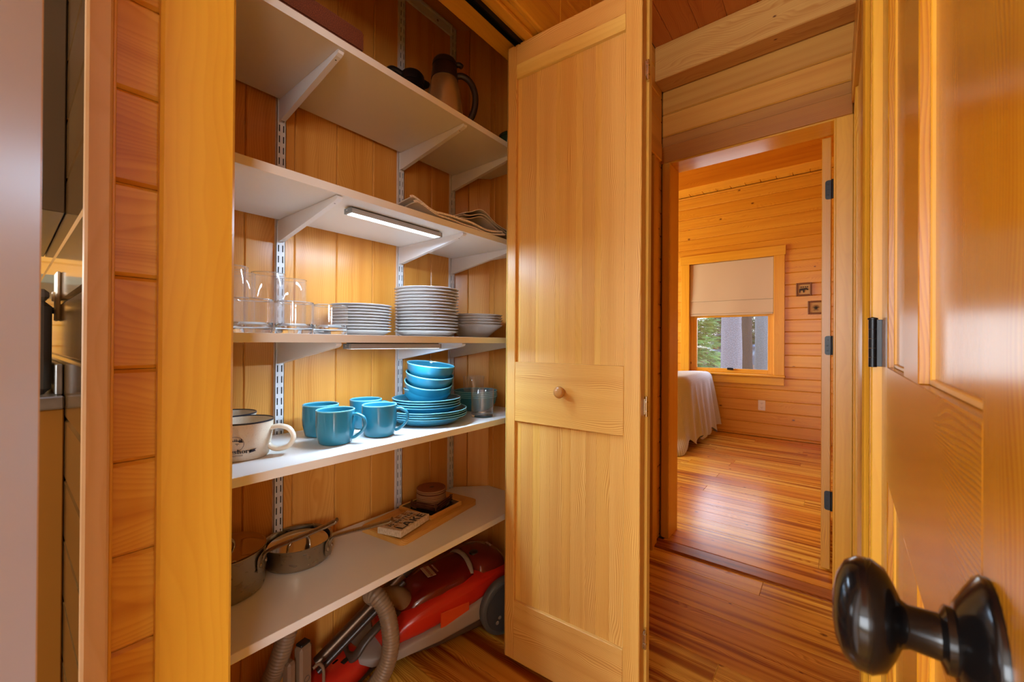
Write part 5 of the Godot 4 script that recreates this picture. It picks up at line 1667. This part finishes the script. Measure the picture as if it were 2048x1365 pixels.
func pan_shelf_things() -> void:
	var Y := 0.4522
	# saucepan with lid at the left
	var p := thing("saucepan", Vector3(-1.180, Y, -0.3376), "tall worn steel saucepan, lid on, its long handle crossing the shallow pan", "saucepan")
	var g := G.new()
	var R := 0.0925
	g.lathe([Vector2(0.0, 0.0), Vector2(R - 0.006, 0.0), Vector2(R - 0.0015, 0.004), Vector2(R, 0.010), Vector2(R, 0.096), Vector2(R + 0.0025, 0.100), Vector2(R + 0.002, 0.1012), Vector2(R - 0.002, 0.099), Vector2(R - 0.0022, 0.006), Vector2(0.0, 0.004)], 64)
	put(g, "pot", M.steel, p)
	g = G.new()
	g.lathe([Vector2(0.0, 0.0935), Vector2(R - 0.012, 0.0925), Vector2(R - 0.004, 0.0975), Vector2(R + 0.001, 0.1018), Vector2(R + 0.0015, 0.1028), Vector2(R - 0.003, 0.1012), Vector2(R - 0.010, 0.0955), Vector2(R - 0.03, 0.0958), Vector2(0.0, 0.0985)], 64)
	var lid := put(g, "lid", M.steel_bright, p)
	g = G.new()
	g.tube(spline([Vector3(0.010, 0.097, 0.030), Vector3(0.008, 0.108, 0.028), Vector3(0.004, 0.118, 0.018), Vector3(-0.002, 0.120, 0.0), Vector3(-0.008, 0.118, -0.018), Vector3(-0.012, 0.108, -0.028), Vector3(-0.014, 0.097, -0.030)], 4), 0.0042, 10, true, Vector2(1.5, 0.8))
	put(g, "lid_handle", M.steel_bright, p)
	pan_handle(p, Vector3(0.66, 0, -0.75).normalized(), R, 0.066, 0.175, 0.086, true)
	# sauté pan
	var s := thing("saute_pan", Vector3(-1.186, Y, -0.5225), "shallow worn steel pan with its lid laid inside, right of the saucepan", "pan")
	R = 0.0855
	g = G.new()
	g.lathe([Vector2(0.0, 0.0), Vector2(R - 0.012, 0.0), Vector2(R - 0.004, 0.004), Vector2(R - 0.001, 0.012), Vector2(R, 0.056), Vector2(R + 0.003, 0.0605), Vector2(R + 0.002, 0.0615), Vector2(R - 0.002, 0.058), Vector2(R - 0.003, 0.012), Vector2(R - 0.012, 0.005), Vector2(0.0, 0.004)], 64)
	put(g, "pan", M.steel, s)
	var li := thing("pan_lid", Vector3(-1.186, Y + 0.034, -0.5225), "shiny steel lid with a loop handle lying inside the shallow pan", "lid")
	li.basis = Basis(Vector3(0.6, 0, -0.8), 0.10)
	g = G.new()
	g.lathe([Vector2(0.0, 0.0), Vector2(0.060, -0.002), Vector2(0.071, 0.002), Vector2(0.0765, 0.008), Vector2(0.0785, 0.009), Vector2(0.078, 0.0105), Vector2(0.072, 0.0055), Vector2(0.060, 0.001), Vector2(0.0, 0.003)], 56)
	put(g, "disc", M.steel_bright, li)
	g = G.new()
	g.tube(spline([Vector3(0.004, 0.002, 0.030), Vector3(0.004, 0.014, 0.028), Vector3(0.002, 0.026, 0.018), Vector3(0.0, 0.029, 0.0), Vector3(-0.002, 0.026, -0.018), Vector3(-0.004, 0.014, -0.028), Vector3(-0.004, 0.002, -0.030)], 4), 0.0045, 10, true, Vector2(1.7, 0.8))
	put(g, "handle", M.steel_bright, li)
	pan_handle(s, Vector3(0.73, 0, -0.68).normalized(), R, 0.036, 0.175, 0.066, false)
	# cutting board with sign, tray, coasters
	var ang := 0.135
	var b := thing("cutting_board", Vector3(-1.135, Y, -0.928), "bamboo cutting board with rounded corners at the right of the lowest shelf", "cutting board", "", ang)
	var L := 0.193
	var Wd := 0.098
	var pl := PackedVector2Array()
	for q in [[1, 1, 0.0], [-1, 1, PI / 2], [-1, -1, PI], [1, -1, PI * 1.5]]:
		for k in 6:
			var a: float = q[2] + PI / 2 * k / 5.0
			pl.append(Vector2(q[0] * (Wd - 0.02) + 0.02 * cos(a), q[1] * (L - 0.02) + 0.02 * sin(a)))
	g = G.new()
	g.prism(pl, Vector3(0, 0, 0), Vector3(1, 0, 0), Vector3(0, 0, 1), Vector3(0, 0.0155, 0), Vector2(0.3, 0.2), true)
	for i in g.u.size(): g.u[i] = Vector2(g.v[i].z + 0.3, g.v[i].x + 0.2 + g.v[i].y)
	put(g, "plank", M.bamboo[0], b)
	g = G.new()
	var pl2 := PackedVector2Array()
	for q in pl: pl2.append(q * Vector2(0.974, 0.987))
	g.prism(pl2, Vector3(0, 0.0155, 0), Vector3(1, 0, 0), Vector3(0, 0, 1), Vector3(0, 0.0018, 0), Vector2(0.7, 0.1), true)
	for i in g.u.size(): g.u[i] = Vector2(g.v[i].z + 0.9, g.v[i].x + 0.15)
	put(g, "top_face", M.bamboo[0], b)
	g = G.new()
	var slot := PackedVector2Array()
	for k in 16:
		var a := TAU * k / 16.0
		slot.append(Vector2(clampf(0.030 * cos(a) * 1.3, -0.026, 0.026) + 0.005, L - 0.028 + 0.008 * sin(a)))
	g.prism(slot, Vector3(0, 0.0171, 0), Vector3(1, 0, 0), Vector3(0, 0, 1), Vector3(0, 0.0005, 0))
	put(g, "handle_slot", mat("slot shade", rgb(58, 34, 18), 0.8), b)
	var Yb := Y + 0.0174
	# small tray (dark picture with a wooden edge)
	var tr := thing("tray", Vector3(-1.142, Yb, -0.968), "small dark tray with a wooden edge lying on the cutting board", "tray", "", 0.10)
	g = G.new()
	for e in [[-0.078, -0.073, -0.080, 0.080], [0.073, 0.078, -0.080, 0.080]]:
		g.box(Vector3(e[0], 0, e[2]), Vector3(e[1], 0.0145, e[3]), 0.001, 2, off())
	for e in [[-0.080, -0.075], [0.075, 0.080]]:
		g.box(Vector3(-0.073, 0, e[0]), Vector3(0.073, 0.0145, e[1]), 0.001, 0, off())
	put(g, "rim", M.bamboo[0], tr)
	g = G.new()
	g.box(Vector3(-0.073, 0.0, -0.075), Vector3(0.073, 0.012, 0.075), 0.0)
	var pm := mat("dark printed tile", rgb(40, 36, 32), 0.15)
	pm.albedo_texture = noise_tex(31, 0.03, Color(0.25, 0.3, 0.25), Color(1, 1, 1), 128, 3)
	pm.uv1_triplanar = true
	pm.uv1_scale = Vector3(9, 9, 9)
	put(g, "base", pm, tr)
	var hd := thing("coaster_holder", Vector3(-1.145, Yb + 0.0125, -0.972), "dark metal twig holder round the stack of coasters", "coaster holder", "", 0.3)
	var bronze := mat("dark bronze twig", rgb(92, 50, 34), 0.35, 0.6)
	for k in 3:
		g = G.new()
		var y := 0.004 + k * 0.008
		g.tube([Vector3(0.058 - k * 0.001, y, 0.048), Vector3(0.060, y + 0.003, 0.0), Vector3(0.057, y + 0.002, -0.050)], 0.0026, 8)
		g.tube([Vector3(0.048, y, 0.058), Vector3(0.0, y + 0.002, 0.061), Vector3(-0.048, y, 0.057)], 0.0026, 8)
		put(g, "twig", bronze, hd)
	g = G.new()
	for q in [[0.050, 0.050], [0.052, -0.048], [-0.048, 0.052], [-0.050, -0.050]]:
		g.tube([Vector3(q[0], 0.0, q[1]), Vector3(q[0] * 1.01, 0.012, q[1] * 1.01), Vector3(q[0] * 0.99, 0.024, q[1] * 0.99)], [0.0034, 0.003, 0.0022], 8)
	g.box(Vector3(-0.046, 0.0, -0.046), Vector3(0.046, 0.0018, 0.046), 0.0005)
	put(g, "stand", bronze, hd)
	var bark := mat("coaster bark edge", rgb(150, 108, 76), 0.8)
	var slice := mat("coaster slice face", rgb(150, 84, 46), 0.55)
	slice.albedo_texture = ring_tex()
	for i in 9:
		var t := thing("coaster", Vector3(-1.145 + rng.randf_range(-0.0015, 0.0015) - (0.004 if i > 6 else 0.0), Yb + 0.0146 + i * 0.0062, -0.972 + rng.randf_range(-0.0015, 0.0015) - (0.003 if i > 6 else 0.0)), "round brown coaster, %s of the stack in the twig holder" % (["lowest", "second", "third", "fourth", "middle", "sixth", "seventh", "second from the top", "topmost"][i]), "coaster", "round coasters in the twig holder")
		g = G.new()
		g.lathe([Vector2(0.0, 0.0), Vector2(0.0515, 0.0), Vector2(0.0527, 0.001), Vector2(0.0527, 0.0044), Vector2(0.0515, 0.0052)], 40)
		put(g, "edge", bark, t)
		g = G.new()
		for k in 40:
			var a := TAU * k / 40.0
			var a2 := TAU * (k + 1) / 40.0
			g.tri(Vector3(0, 0.0053, 0), Vector3(cos(a) * 0.0515, 0.0053, sin(a) * 0.0515), Vector3(cos(a2) * 0.0515, 0.0053, sin(a2) * 0.0515), Vector3.UP, Vector2(0.5, 0.5), Vector2(0.5 + cos(a) * 0.5, 0.5 + sin(a) * 0.5), Vector2(0.5 + cos(a2) * 0.5, 0.5 + sin(a2) * 0.5))
		put(g, "face", slice, t)
	# sign block, lying on the board and leaning on the tray edge
	var sg := thing("sign_block", Vector3(-1.082, Yb + 0.0005, -0.807), "white wooden sign block reading LIFE IS BETTER AT THE LAKE", "sign", "", 0.28)
	sg.basis = Basis(Vector3.UP, 0.29) * Basis(Vector3.RIGHT, -0.045) * Basis(Vector3(0, 0, 1), 0.02)
	g = G.new()
	g.box(Vector3(-0.0445, 0.004, -0.076), Vector3(0.0445, 0.0245, 0.076), 0.0015)
	var ww := mat("whitewashed wood", rgb(226, 206, 178), 0.7)
	ww.albedo_texture = noise_tex(41, 0.05, Color(0.80, 0.74, 0.66), Color(1, 1, 1), 256, 4)
	ww.uv1_triplanar = true
	ww.uv1_scale = Vector3(16, 6, 6)
	put(g, "block", ww, sg)
	var brown := mat("brown print", rgb(150, 100, 56), 0.7)
	var ink := mat("navy letter print", rgb(44, 46, 54), 0.7)
	for q in [["LIFE", 0.020, -0.0310, 0, 0.120], ["IS BETTER", 0.0120, -0.0115, 1, 0.126], ["AT THE", 0.0120, 0.0045, 0, 0.122], ["LAKE", 0.0270, 0.0260, 1, 0.128]]:
		var tx := text_at(q[0], q[1], ink if q[3] else brown, sg, Vector3(q[2], 0.0247, 0.0), Vector3(0, 0, -1), Vector3(-1, 0, 0))
		tx.basis = tx.basis * Basis.from_scale(Vector3(q[4] / tx.mesh.get_aabb().size.x, 1, 1))

func ring_tex() -> ImageTexture:
	var im := Image.create(128, 128, false, Image.FORMAT_RGB8)
	var f := FastNoiseLite.new()
	f.seed = 2
	f.frequency = 0.03
	for y in 128:
		for x in 128:
			var d := Vector2(x - 64, y - 60).length() + f.get_noise_2d(x, y) * 7.0
			var k := 0.72 + 0.28 * (0.5 + 0.5 * sin(d * 1.15))
			if d < 9.0: k *= 0.45
			im.set_pixel(x, y, Color(k, k * 0.93, k * 0.85))
	return ImageTexture.create_from_image(im)

# riveted plate on the side and a long channelled handle that rises outwards
func pan_handle(p: Node3D, dir: Vector3, R: float, y: float, length: float, rise: float, brand: bool) -> void:
	var side := Vector3(-dir.z, 0, dir.x)
	var rows := []
	# bracket follows the wall of the pot: a rounded tab bent round it
	var g := G.new()
	var top := []
	for k in 13:
		var u := lerpf(-1.0, 1.0, k / 12.0)
		var row := PackedVector3Array()
		for j in 9:
			var v := lerpf(-1.0, 1.0, j / 8.0)
			var hw := 0.016 * sqrt(maxf(1.0 - pow(absf(u), 4.0), 0.0)) + 0.0005
			var an := v * hw * 1.0 / R * 1.6
			var rr := R + 0.0035 - 0.001 * v * v
			row.append((dir * cos(an) + side * sin(an)) * rr + Vector3(0, y + u * 0.026, 0))
		rows.append(row)
	g.grid(rows)
	put(g, "bracket", M.steel, p)
	for s in [-1, 1]:
		var r := G.new()
		var an: float = s * 0.16
		var d2 := dir * cos(an) + side * sin(an)
		r.lathe([Vector2(0.0055, 0.0), Vector2(0.005, 0.002), Vector2(0.003, 0.0032), Vector2(0.0, 0.0035)], 16, d2 * (R + 0.0025) + Vector3(0, y - 0.004 + s * 0.001, 0), Basis(Vector3.UP.cross(d2), d2, (Vector3.UP.cross(d2)).cross(d2)))
		put(r, "rivet", M.steel, p)
	var pts := spline([dir * (R + 0.0015) + Vector3(0, y + 0.006, 0), dir * (R + 0.008) + Vector3(0, y + 0.020, 0), dir * (R + 0.026) + Vector3(0, y + 0.030, 0), dir * (R + length * 0.6) + Vector3(0, y + 0.030 + (rise - 0.03) * 0.52, 0), dir * (R + length * 0.93) + Vector3(0, y + rise * 0.96, 0), dir * (R + length) + Vector3(0, y + rise + 0.004, 0)], 6)
	var rad := []
	for i in pts.size():
		rad.append(lerpf(0.0085, 0.0135, smoothstep(0.1, 0.9, float(i) / pts.size())) * (1.0 if i < pts.size() - 2 else 0.85))
	var h := G.new()
	h.tube(pts, rad, 14, true, Vector2(1.0, 0.42), Vector3.UP)
	put(h, "handle", M.steel, p)
	if brand:
		var d3 := dir * cos(0.0) + side * 0.0
		text_at("ALL-CLAD", 0.0035, M.black_plastic, p, d3 * (R + 0.0045) + Vector3(0, y + 0.012, 0), side * -1.0, Vector3.UP)

func vacuum() -> void:
	# canister: local x runs back from the nose, z towards the room
	var ax := Vector3(0.268, 0, -0.963).normalized()
	var c := thing("vacuum_canister", Vector3(-1.205, 0, -0.765), "red canister vacuum cleaner with grey bumper and corrugated hose on the closet floor", "vacuum cleaner", "", atan2(-ax.z, ax.x))
	var red := mat("red plastic", rgb(206, 44, 26), 0.22)
	var smoke := mat("smoky dark red plastic", rgb(112, 20, 14), 0.10)
	var brown := mat("brown smoke cover", rgb(122, 42, 32), 0.14)
	var grey := mat("silver grey bumper", rgb(164, 152, 142), 0.40)
	var dark := mat("charcoal underside", rgb(84, 70, 64), 0.5)
	var hose_m := mat("taupe hose", rgb(142, 118, 92), 0.36)
	var loft := func(st: Array, e: float, n: int) -> G:
		# stations: x, half width, bottom, top, z shift
		var rows := []
		for q in st:
			var row := PackedVector3Array()
			for i in n:
				var a := TAU * i / n
				var ca := signf(cos(a)) * pow(absf(cos(a)), e)
				var sa := signf(sin(a)) * pow(absf(sin(a)), e)
				row.append(Vector3(q[0], lerpf(q[2], q[3], sa * 0.5 + 0.5), ca * q[1]))
			rows.append(row)
		var g := G.new()
		g.grid(rows, true, false)
		return g
	put(loft.call([[0.05, 0.004, 0.045, 0.055], [0.055, 0.05, 0.03, 0.07], [0.10, 0.085, 0.018, 0.085], [0.20, 0.105, 0.014, 0.10], [0.36, 0.113, 0.016, 0.12], [0.46, 0.11, 0.03, 0.14], [0.50, 0.09, 0.05, 0.15], [0.505, 0.005, 0.09, 0.11]], 0.6, 40), "underside", dark, c)
	put(loft.call([[-0.055, 0.004, 0.056, 0.062], [-0.05, 0.055, 0.050, 0.070], [-0.02, 0.088, 0.044, 0.078], [0.05, 0.108, 0.044, 0.084], [0.20, 0.121, 0.050, 0.108], [0.34, 0.126, 0.062, 0.138], [0.45, 0.122, 0.075, 0.165], [0.505, 0.10, 0.09, 0.175], [0.515, 0.06, 0.10, 0.17], [0.516, 0.004, 0.12, 0.15]], 0.35, 44), "bumper", grey, c)
	put(loft.call([[0.015, 0.004, 0.075, 0.082], [0.02, 0.060, 0.070, 0.115], [0.06, 0.092, 0.072, 0.150], [0.14, 0.109, 0.080, 0.185], [0.24, 0.116, 0.092, 0.212], [0.34, 0.1185, 0.112, 0.228], [0.43, 0.115, 0.135, 0.234], [0.49, 0.10, 0.145, 0.222], [0.512, 0.07, 0.15, 0.20], [0.514, 0.004, 0.165, 0.18]], 0.62, 44), "shell", red, c)
	put(loft.call([[0.075, 0.004, 0.14, 0.146], [0.08, 0.045, 0.12, 0.175], [0.13, 0.075, 0.12, 0.208], [0.22, 0.092, 0.13, 0.235], [0.30, 0.096, 0.15, 0.247], [0.345, 0.090, 0.16, 0.250], [0.352, 0.07, 0.17, 0.246], [0.353, 0.004, 0.2, 0.22]], 0.75, 40), "dust_cover", smoke, c)
	put(loft.call([[0.356, 0.004, 0.19, 0.21], [0.357, 0.075, 0.15, 0.250], [0.38, 0.098, 0.15, 0.262], [0.43, 0.102, 0.15, 0.266], [0.48, 0.088, 0.15, 0.254], [0.505, 0.06, 0.16, 0.235], [0.512, 0.03, 0.18, 0.215], [0.513, 0.004, 0.19, 0.20]], 0.75, 40), "motor_cover", brown, c)
	# carrying handle and release button
	var g := G.new()
	g.tube(arc(Vector3(0.335, 0.212, 0), Vector3(0.0, 0.0, 0.085), Vector3(0.012, 0.046, 0), 0.25, PI - 0.25, 20), 0.0065, 12, true, Vector2(1.4, 0.9))
	put(g, "carry_handle", grey, c)
	g = G.new()
	g.lathe([Vector2(0.0, 0.0), Vector2(0.017, 0.0), Vector2(0.016, 0.006), Vector2(0.0, 0.008)], 20, Vector3(0.385, 0.258, 0.02))
	put(g, "button", M.black_plastic, c)
	g = G.new()
	g.box(Vector3(0.20, 0.100, 0.1145), Vector3(0.31, 0.150, 0.1195), 0.004)
	put(g, "side_window", mat("orange lens", rgb(226, 84, 40), 0.15), c)
	# wheel towards the room
	g = G.new()
	g.lathe([Vector2(0.0, -0.02), Vector2(0.088, -0.02), Vector2(0.099, -0.014), Vector2(0.102, 0.0), Vector2(0.099, 0.010), Vector2(0.094, 0.013), Vector2(0.0, 0.013)], 48, Vector3(0.445, 0.102, 0.142), Basis(Vector3(1, 0, 0), Vector3(0, 0, 1), Vector3(0, -1, 0)))
	var w := put(g, "wheel", mat("blue grey wheel", rgb(86, 92, 100), 0.4), c)
	g = G.new()
	g.lathe([Vector2(0.0, 0.0), Vector2(0.086, 0.0), Vector2(0.084, 0.004), Vector2(0.060, 0.008), Vector2(0.0, 0.011)], 44, Vector3(0.445, 0.102, 0.1552), Basis(Vector3(1, 0, 0), Vector3(0, 0, 1), Vector3(0, -1, 0)))
	put(g, "hub_cap", mat("slate hub cap", rgb(70, 76, 86), 0.3), c)
	g = G.new()
	for q in [Vector2(-0.045, -0.038), Vector2(-0.035, -0.022)]:
		g.lathe([Vector2(0.007, 0.0), Vector2(0.006, 0.003), Vector2(0.0, 0.004)], 12, Vector3(0.445 + q.x, 0.102 + q.y, 0.1625), Basis(Vector3(1, 0, 0), Vector3(0, 0, 1), Vector3(0, -1, 0)))
	put(g, "stud", M.grey_plastic, c)
	# nose loop
	g = G.new()
	g.tube(spline([Vector3(0.09, 0.155, 0.035), Vector3(0.03, 0.155, 0.05), Vector3(-0.03, 0.125, 0.06), Vector3(-0.065, 0.085, 0.055), Vector3(-0.078, 0.066, 0.0), Vector3(-0.065, 0.085, -0.055), Vector3(-0.03, 0.125, -0.06), Vector3(0.03, 0.155, -0.05), Vector3(0.09, 0.155, -0.035)], 6), 0.012, 12, true, Vector2(1.25, 0.8))
	put(g, "nose_handle", mat("dark bronze plastic", rgb(74, 58, 46), 0.4), c)
	# label and lettering, read from behind the canister
	g = G.new()
	g.box(Vector3(0.19, 0.2352, -0.034), Vector3(0.222, 0.2372, 0.034), 0.0008)
	var lbl := put(g, "label", mat("silver label", rgb(206, 170, 140), 0.35), c)
	text_at("Kenmore", 0.012, mat("label ink", rgb(140, 30, 24), 0.4), c, Vector3(0.206, 0.2376, 0.0), Vector3(0, 0, 1), Vector3(1, 0, 0) * -1.0 if false else Vector3(-1, 0, 0) * -1.0)
	text_at("PROGRESSIVE", 0.006, mat("silver print", rgb(190, 130, 110), 0.4), c, Vector3(0.232, 0.2400, 0.0), Vector3(0, 0, 1), Vector3(1, 0, 0))
	text_at("HEPA", 0.011, mat("silver print", rgb(200, 160, 140), 0.4), c, Vector3(0.465, 0.2632, 0.0), Vector3(0, 0, 1), Vector3(1, 0, -0.0))
	# hose: ribbed, from the collar up under the shelf and down to the floor
	g = G.new()
	var k0 := Vector3(0.075, 0.205, 0.0)
	var inv := Basis(Vector3.UP, c.rotation.y).inverse()
	var loc := func(p: Vector3) -> Vector3:
		return inv * (p - c.position)
	g.tube(spline([loc.call(Vector3(-1.135, 0.195, -0.845)), loc.call(Vector3(-1.134, 0.222, -0.822)), loc.call(Vector3(-1.134, 0.236, -0.795)), loc.call(Vector3(-1.134, 0.240, -0.765))], 5), 0.0300, 18)
	put(g, "hose_collar", mat("bronze collar", rgb(128, 98, 66), 0.35), c)
	ribbed("hose", [Vector3(-1.134, 0.240, -0.775), Vector3(-1.130, 0.262, -0.735), Vector3(-1.112, 0.292, -0.708), Vector3(-1.082, 0.298, -0.708), Vector3(-1.052, 0.264, -0.719), Vector3(-1.036, 0.222, -0.722), Vector3(-1.028, 0.172, -0.722), Vector3(-1.030, 0.124, -0.713), Vector3(-1.042, 0.080, -0.696), Vector3(-1.062, 0.042, -0.668), Vector3(-1.085, 0.027, -0.625), Vector3(-1.10, 0.027, -0.55), Vector3(-1.13, 0.027, -0.45), Vector3(-1.17, 0.027, -0.39), Vector3(-1.215, 0.05, -0.405), Vector3(-1.205, 0.13, -0.455), Vector3(-1.18, 0.21, -0.475), Vector3(-1.175, 0.30, -0.50), Vector3(-1.19, 0.36, -0.53)].map(func(p): return loc.call(p)), 0.0245, hose_m, c)
	# wand leaning from the nozzle up to the shelf
	var wd := thing("vacuum_wand", Vector3(-1.20, 0.0, -0.56), "dark steel double tube of the vacuum wand leaning behind the canister", "vacuum wand")
	g = G.new()
	var A := Vector3(-0.012, 0.105, -0.030)
	var B := Vector3(0.060, 0.285, -0.285)
	g.tube([A, B], 0.0165, 18)
	put(g, "tube", mat("dark chrome", rgb(92, 72, 56), 0.38, 0.8), wd)
	g = G.new()
	g.tube([A + Vector3(0.006, -0.026, -0.002), B + Vector3(0.006, -0.026, -0.002)], 0.010, 14)
	put(g, "cord_channel", mat("dark brown tube", rgb(52, 36, 28), 0.35), wd)
	g = G.new()
	g.tube([B, B + (B - A).normalized() * 0.07], 0.020, 18)
	put(g, "cuff", M.black_plastic, wd)
	# power nozzle: red head with an upright neck
	var pn := thing("vacuum_nozzle", Vector3(-1.178, 0.0, -0.575), "red vacuum power head with brown upright neck standing on the closet floor", "vacuum head", "", 0.25)
	var rows := []
	for q in [[0.012, 0.062, 0.120], [0.03, 0.066, 0.125], [0.05, 0.060, 0.118], [0.066, 0.046, 0.098], [0.074, 0.030, 0.070], [0.0765, 0.004, 0.01]]:
		var row := PackedVector3Array()
		for i in 40:
			var a := TAU * i / 40.0
			row.append(Vector3(signf(cos(a)) * pow(absf(cos(a)), 0.5) * q[1] - 0.01, q[0], signf(sin(a)) * pow(absf(sin(a)), 0.5) * q[2] - 0.075))
		rows.append(row)
	g = G.new()
	g.grid(rows, true, false)
	put(g, "head", red, pn)
	g = G.new()
	g.box(Vector3(-0.077, 0.002, -0.20), Vector3(0.058, 0.013, 0.05), 0.004)
	put(g, "sole", dark, pn)
	g = G.new()
	g.box(Vector3(0.006, 0.0742, -0.115), Vector3(0.022, 0.0775, -0.080), 0.001)
	put(g, "release_pedal", M.black_plastic, pn)
	var neck := mat("taupe neck plastic", rgb(134, 104, 78), 0.4)
	g = G.new()
	g.box(Vector3(-0.016, 0.05, 0.028), Vector3(0.016, 0.216, 0.066), 0.006)
	put(g, "neck", neck, pn)
	g = G.new()
	g.box(Vector3(-0.020, 0.04, 0.074), Vector3(0.010, 0.196, 0.098), 0.006)
	put(g, "side_plate", neck, pn)
	g = G.new()
	g.box(Vector3(-0.012, 0.2165, 0.032), Vector3(0.012, 0.224, 0.062), 0.002)
	put(g, "socket", M.black_plastic, pn)
	g = G.new()
	g.tube(spline([Vector3(0.012, 0.135, 0.024), Vector3(0.016, 0.138, 0.008), Vector3(0.018, 0.115, -0.006), Vector3(0.018, 0.07, -0.008)], 5), 0.0045, 10)
	put(g, "cable_loop", neck, pn)
	g = G.new()
	g.lathe([Vector2(0.0085, 0.0), Vector2(0.0085, 0.001), Vector2(0.0075, 0.001), Vector2(0.0075, 0.0)], 20, Vector3(0.0162, 0.125, 0.047), Basis(Vector3(0, 1, 0), Vector3(1, 0, 0), Vector3(0, 0, -1)))
	put(g, "emblem_ring", dark, pn)

func ribbed(called: String, pts: Array, r: float, m: Material, parent: Node) -> void:
	var sp := spline(pts, 14)
	# even spacing
	var fine := [sp[0]]
	var step := 0.0021
	var acc := 0.0
	for i in range(1, sp.size()):
		var a: Vector3 = sp[i - 1]
		var b: Vector3 = sp[i]
		var L := a.distance_to(b)
		var t := step - acc
		while t < L:
			fine.append(a.lerp(b, t / L))
			t += step
		acc = L - (t - step)
	var rad := []
	for i in fine.size():
		rad.append(r * (0.90 + 0.14 * absf(sin(PI * i / 4.0))))
	var g := G.new()
	g.tube(fine, rad, 20)
	put(g, called, m, parent)
